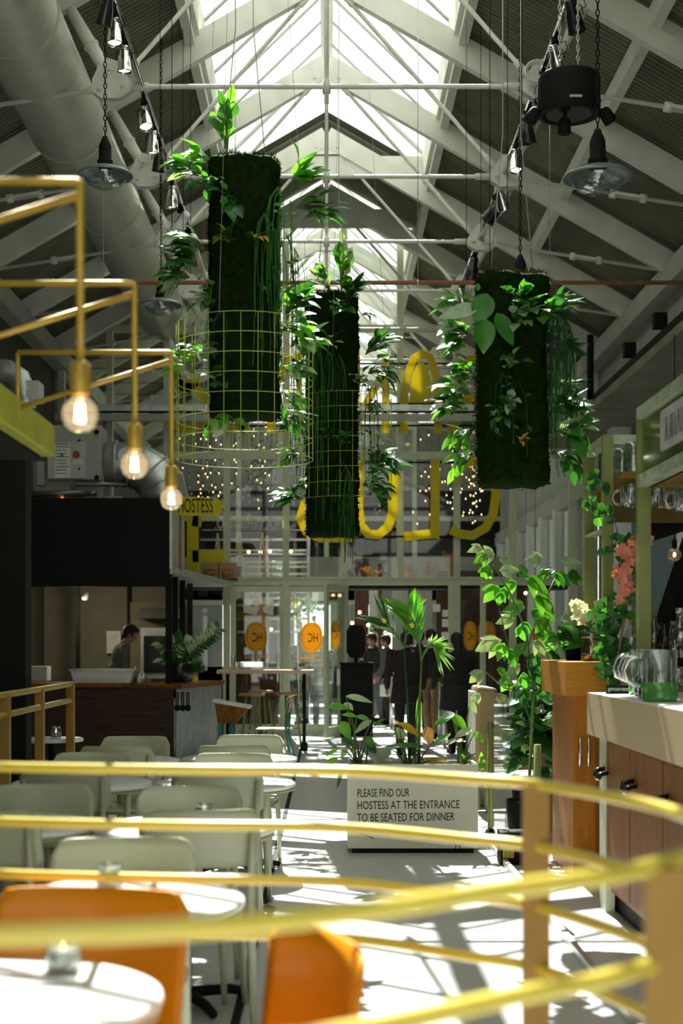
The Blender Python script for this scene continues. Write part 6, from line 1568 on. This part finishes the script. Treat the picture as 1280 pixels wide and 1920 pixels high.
    remesh(b, 'body', M[skin], t, vox, 1)
    # trousers
    b = MB(); ebox(b, V(0, -.01, .93), (.168*s, .125*s, .12*s))
    for i in (0, 1): cap(b, hip[i], knee[i], .092*s, .07*s); cap(b, knee[i], ank[i]+V(0, 0, .0), .07*s, .058*s)
    remesh(b, 'trousers', M[leg], t, .013)
    # top
    b = MB(); ebox(b, T(0, 0, 1.28), (.185*s*bulk, .125*s, .21*s)); ebox(b, T(0, 0, 1.05), (.17*s*bulk, .125*s, .2*s)); cap(b, T(-.155*bulk, 0, 1.415), T(.155*bulk, 0, 1.415), .062*s, .062*s); cap(b, T(0, -.01, 1.40), T(0, -.005, 1.47), .085*s, .066*s)
    for i in (0, 1): cap(b, sh[i], el[i], .066*s, .055*s); cap(b, el[i], wr[i]-(wr[i]-el[i])*.08, .055*s, .040*s)
    if coat: 
        pts = [V(0, 0, .98), V(0, -.01, .98-coat*.5), V(0, -.01, .98-coat)]; b.tube(pts, [.17*s*bulk, .185*s*bulk, .20*s*bulk], 20)
    remesh(b, 'jacket', M[top], t, .013)
    if collar: 
        b = MB(); b.tube([neck+V(.07*math.cos(a*PI/6), .065*math.sin(a*PI/6)+.01, -.005+.012*math.sin(a*PI/6)) for a in range(12)], .022*s, 8, closed=True); b.build('collar', M[collar], t, False)
    # hair
    b = MB(); b.ell((0, -.012*s, .030*s), (.089*s, .108*s, .108*s), 18, 14, M=R); b.ell((0, -.045*s, -.01*s), (.078*s, .06*s, .085*s), 14, 10, M=R); b.ell((0, .05*s, .088*s), (.06*s, .045*s, .032*s), 12, 8, M=R)
    if longhair: cap(b, R @ Vector((0, -.06*s, -.02*s)), R @ Vector((0, -.085*s, -.02*s-longhair)), .075*s, .05*s)
    h = remesh(b, 'hair', M[hair], t, .010, 1)
    # cut the face side of the hair back
    me = h.data; Ri = R.inverted()
    for v in me.vertices:
        q = Ri @ v.co
        if q.y > .045*s and q.z < .055*s: v.co = R @ Vector((q.x*.85, q.y-.05*s, q.z))
    for i in (0, 1):
        b = MB(); cap(b, ank[i]+V(0, -.035, -.045), ank[i]+V(0, .14, -.052), .042*s, .036*s); cap(b, ank[i]+V(0, -.02, 0), ank[i]+V(0, -.02, -.03), .045*s, .045*s); remesh(b, 'shoe', M[shoe], t, .012, 1)
    return t
M['cloth_dark'] = mat('dark_cloth', (.018, .015, .014), .85)
M['cloth_brown'] = mat('dark_brown_cloth', (.020, .010, .009), .9)
M['cloth_grey'] = mat('grey_cloth', (.09, .10, .10), .85)
M['cloth_olive'] = mat('grey_green_shirt', (.16, .16, .12), .85)
M['cloth_khaki'] = mat('khaki_cloth', (.20, .13, .06), .85)
M['cloth_blue'] = mat('pale_blue_cloth', (.35, .45, .48), .85)
M['cloth_white'] = mat('white_fleece', (.6, .6, .58), .9)
def at(px, d, z=0): return ((px-VX)*d/F, d, z)
person('person in a grey-green shirt bending over the counter in the open kitchen', at(212, 19.75), -PI/2+.25, 1.78, 'cloth_olive', 'cloth_dark', lean=.3, head=(.35, 0), arms=((.1, .12), (.0, .1)), bend=(.5, .5))
person('person in a black jacket with a white collar looking down in the queue', at(704, 27.5), PI/2+.2, 1.68, 'cloth_dark', 'cloth_grey', head=(.35, 0), arms=((.5, .1), (.6, .1)), bend=(1.1, 1.0), collar='cloth_white', lean=.08)
person('person mostly hidden behind the black host stand, facing the queue', at(686, 29.2), -.6, 1.62, 'cloth_brown', 'cloth_dark', head=(.3, 0), arms=((.4, .1), (.4, .1)), bend=(1.0, 1.0))
person('person in a dark grey jacket right behind the white collar', at(725, 26.6), PI/2-.3, 1.64, 'cloth_grey', 'cloth_dark', arms=((.1, .1), (.2, .1)), head=(.2, 0))
person('person in a long dark coat seen from behind through the palm fronds', at(762, 19.2), .1, 1.66, 'cloth_brown', 'cloth_dark', coat=.25, bulk=1.2, arms=((.1, .15), (.1, .15)), stride=.1)
person('person in khaki trousers and a dark jacket in the queue', at(808, 22.3), .4, 1.70, 'cloth_dark', 'cloth_khaki', arms=((.2, .1), (.5, .1)), bend=(.5, 1.0), stride=.12)
person('person with bushy dark hair and a wide black coat at the right of the queue', at(856, 19.6), .3, 1.63, 'cloth_dark', 'cloth_dark', coat=.35, bulk=1.35, longhair=.12, arms=((.1, .25), (.15, .25)))
person('person in a pale blue jacket seen through the closed glass door', at(604, 25.6), 2.9, 1.62, 'cloth_blue', 'cloth_grey', longhair=.15, coat=.15, shoe='cloth_white')
person('person in a dark jacket seen through the closed glass door', at(566, 26.4), .5, 1.72, 'cloth_grey', 'cloth_grey', arms=((.2, .1), (.4, .1)))
person('person in dark clothes in the queue, left of the khaki trousers', at(786, 24.2), .1, 1.72, 'cloth_dark', 'cloth_dark')
t = thing('carrier_bag', 'white paper bag held by the person behind the white collar', 'bag', (at(721, 26.3)[0], 26.25, .52))
MB().box(-.09, .09, -.05, .05, 0, .22).build('bag', M['white'], t, False, bevel=.02); MB().tube([(-.05, 0, .22), (-.03, 0, .32), (.03, 0, .32), (.05, 0, .22)], .005, 5).build('handle', M['white'], t, False)
for i, (px, d) in enumerate(((733, 25), (742, 23.0), (750, 21.5), (824, 22), (832, 20.6))):
    t = thing('queue_post', 'slim grey queue barrier post on the %s side of the queue, %s' % ('left' if px < 800 else 'right', ['farthest', 'middle', 'nearest', 'farther', 'nearer'][i]), 'barrier post', at(px, d))
    MB().tube([(0, 0, .01), (0, 0, .9)], .028, 10).build('post', M['galv'], t, False); MB().lathe([(0, 0), (.14, 0), (.14, .012), (.03, .03), (0, .03)], 20).build('foot', M['galv'], t, False)
# black host stand with the octagonal board
t = thing('host_stand', 'black host stand on castors in the open doorway', 'host stand', at(668, 22.0))
MB().box(-.245, .245, -.2, .2, .08, 1.17).build('cabinet', M['black'], t, False, bevel=.006); MB().box(-.26, .26, -.22, .22, 1.17, 1.2).build('top', M['black'], t, False)
for x in (-.2, .2):
    for y in (-.15, .15): MB().ell((x, y, .04), (.02, .04, .04), 10, 8).build('castor', M['black'], t, False)
MB().box(-.3, -.25, -.1, .1, .85, 1.1).build('menu_holder', M['paper'], t, False)
t = thing('octagonal_board', 'black octagonal board on a short pole on the host stand', 'sign', (at(667, 21.95)[0], 21.95, 1.2))
MB().prism([(-.145, .16), (-.145, .48), (-.085, .57), (.085, .57), (.145, .48), (.145, .16), (.085, .07), (-.085, .07)], -.015, .015).build('board', M['black'], t, False); MB().box(-.03, .03, -.012, .012, 0, .1).build('pole', M['black'], t, False)
m = MB(); x = at(660, 22.1)[0]; m.box(x-.09, x+.12, 22.08, 22.12, 1.2, 1.31); m.build('white_screen', M['white'], label='small white screen behind the pole on the host stand', cat='screen')
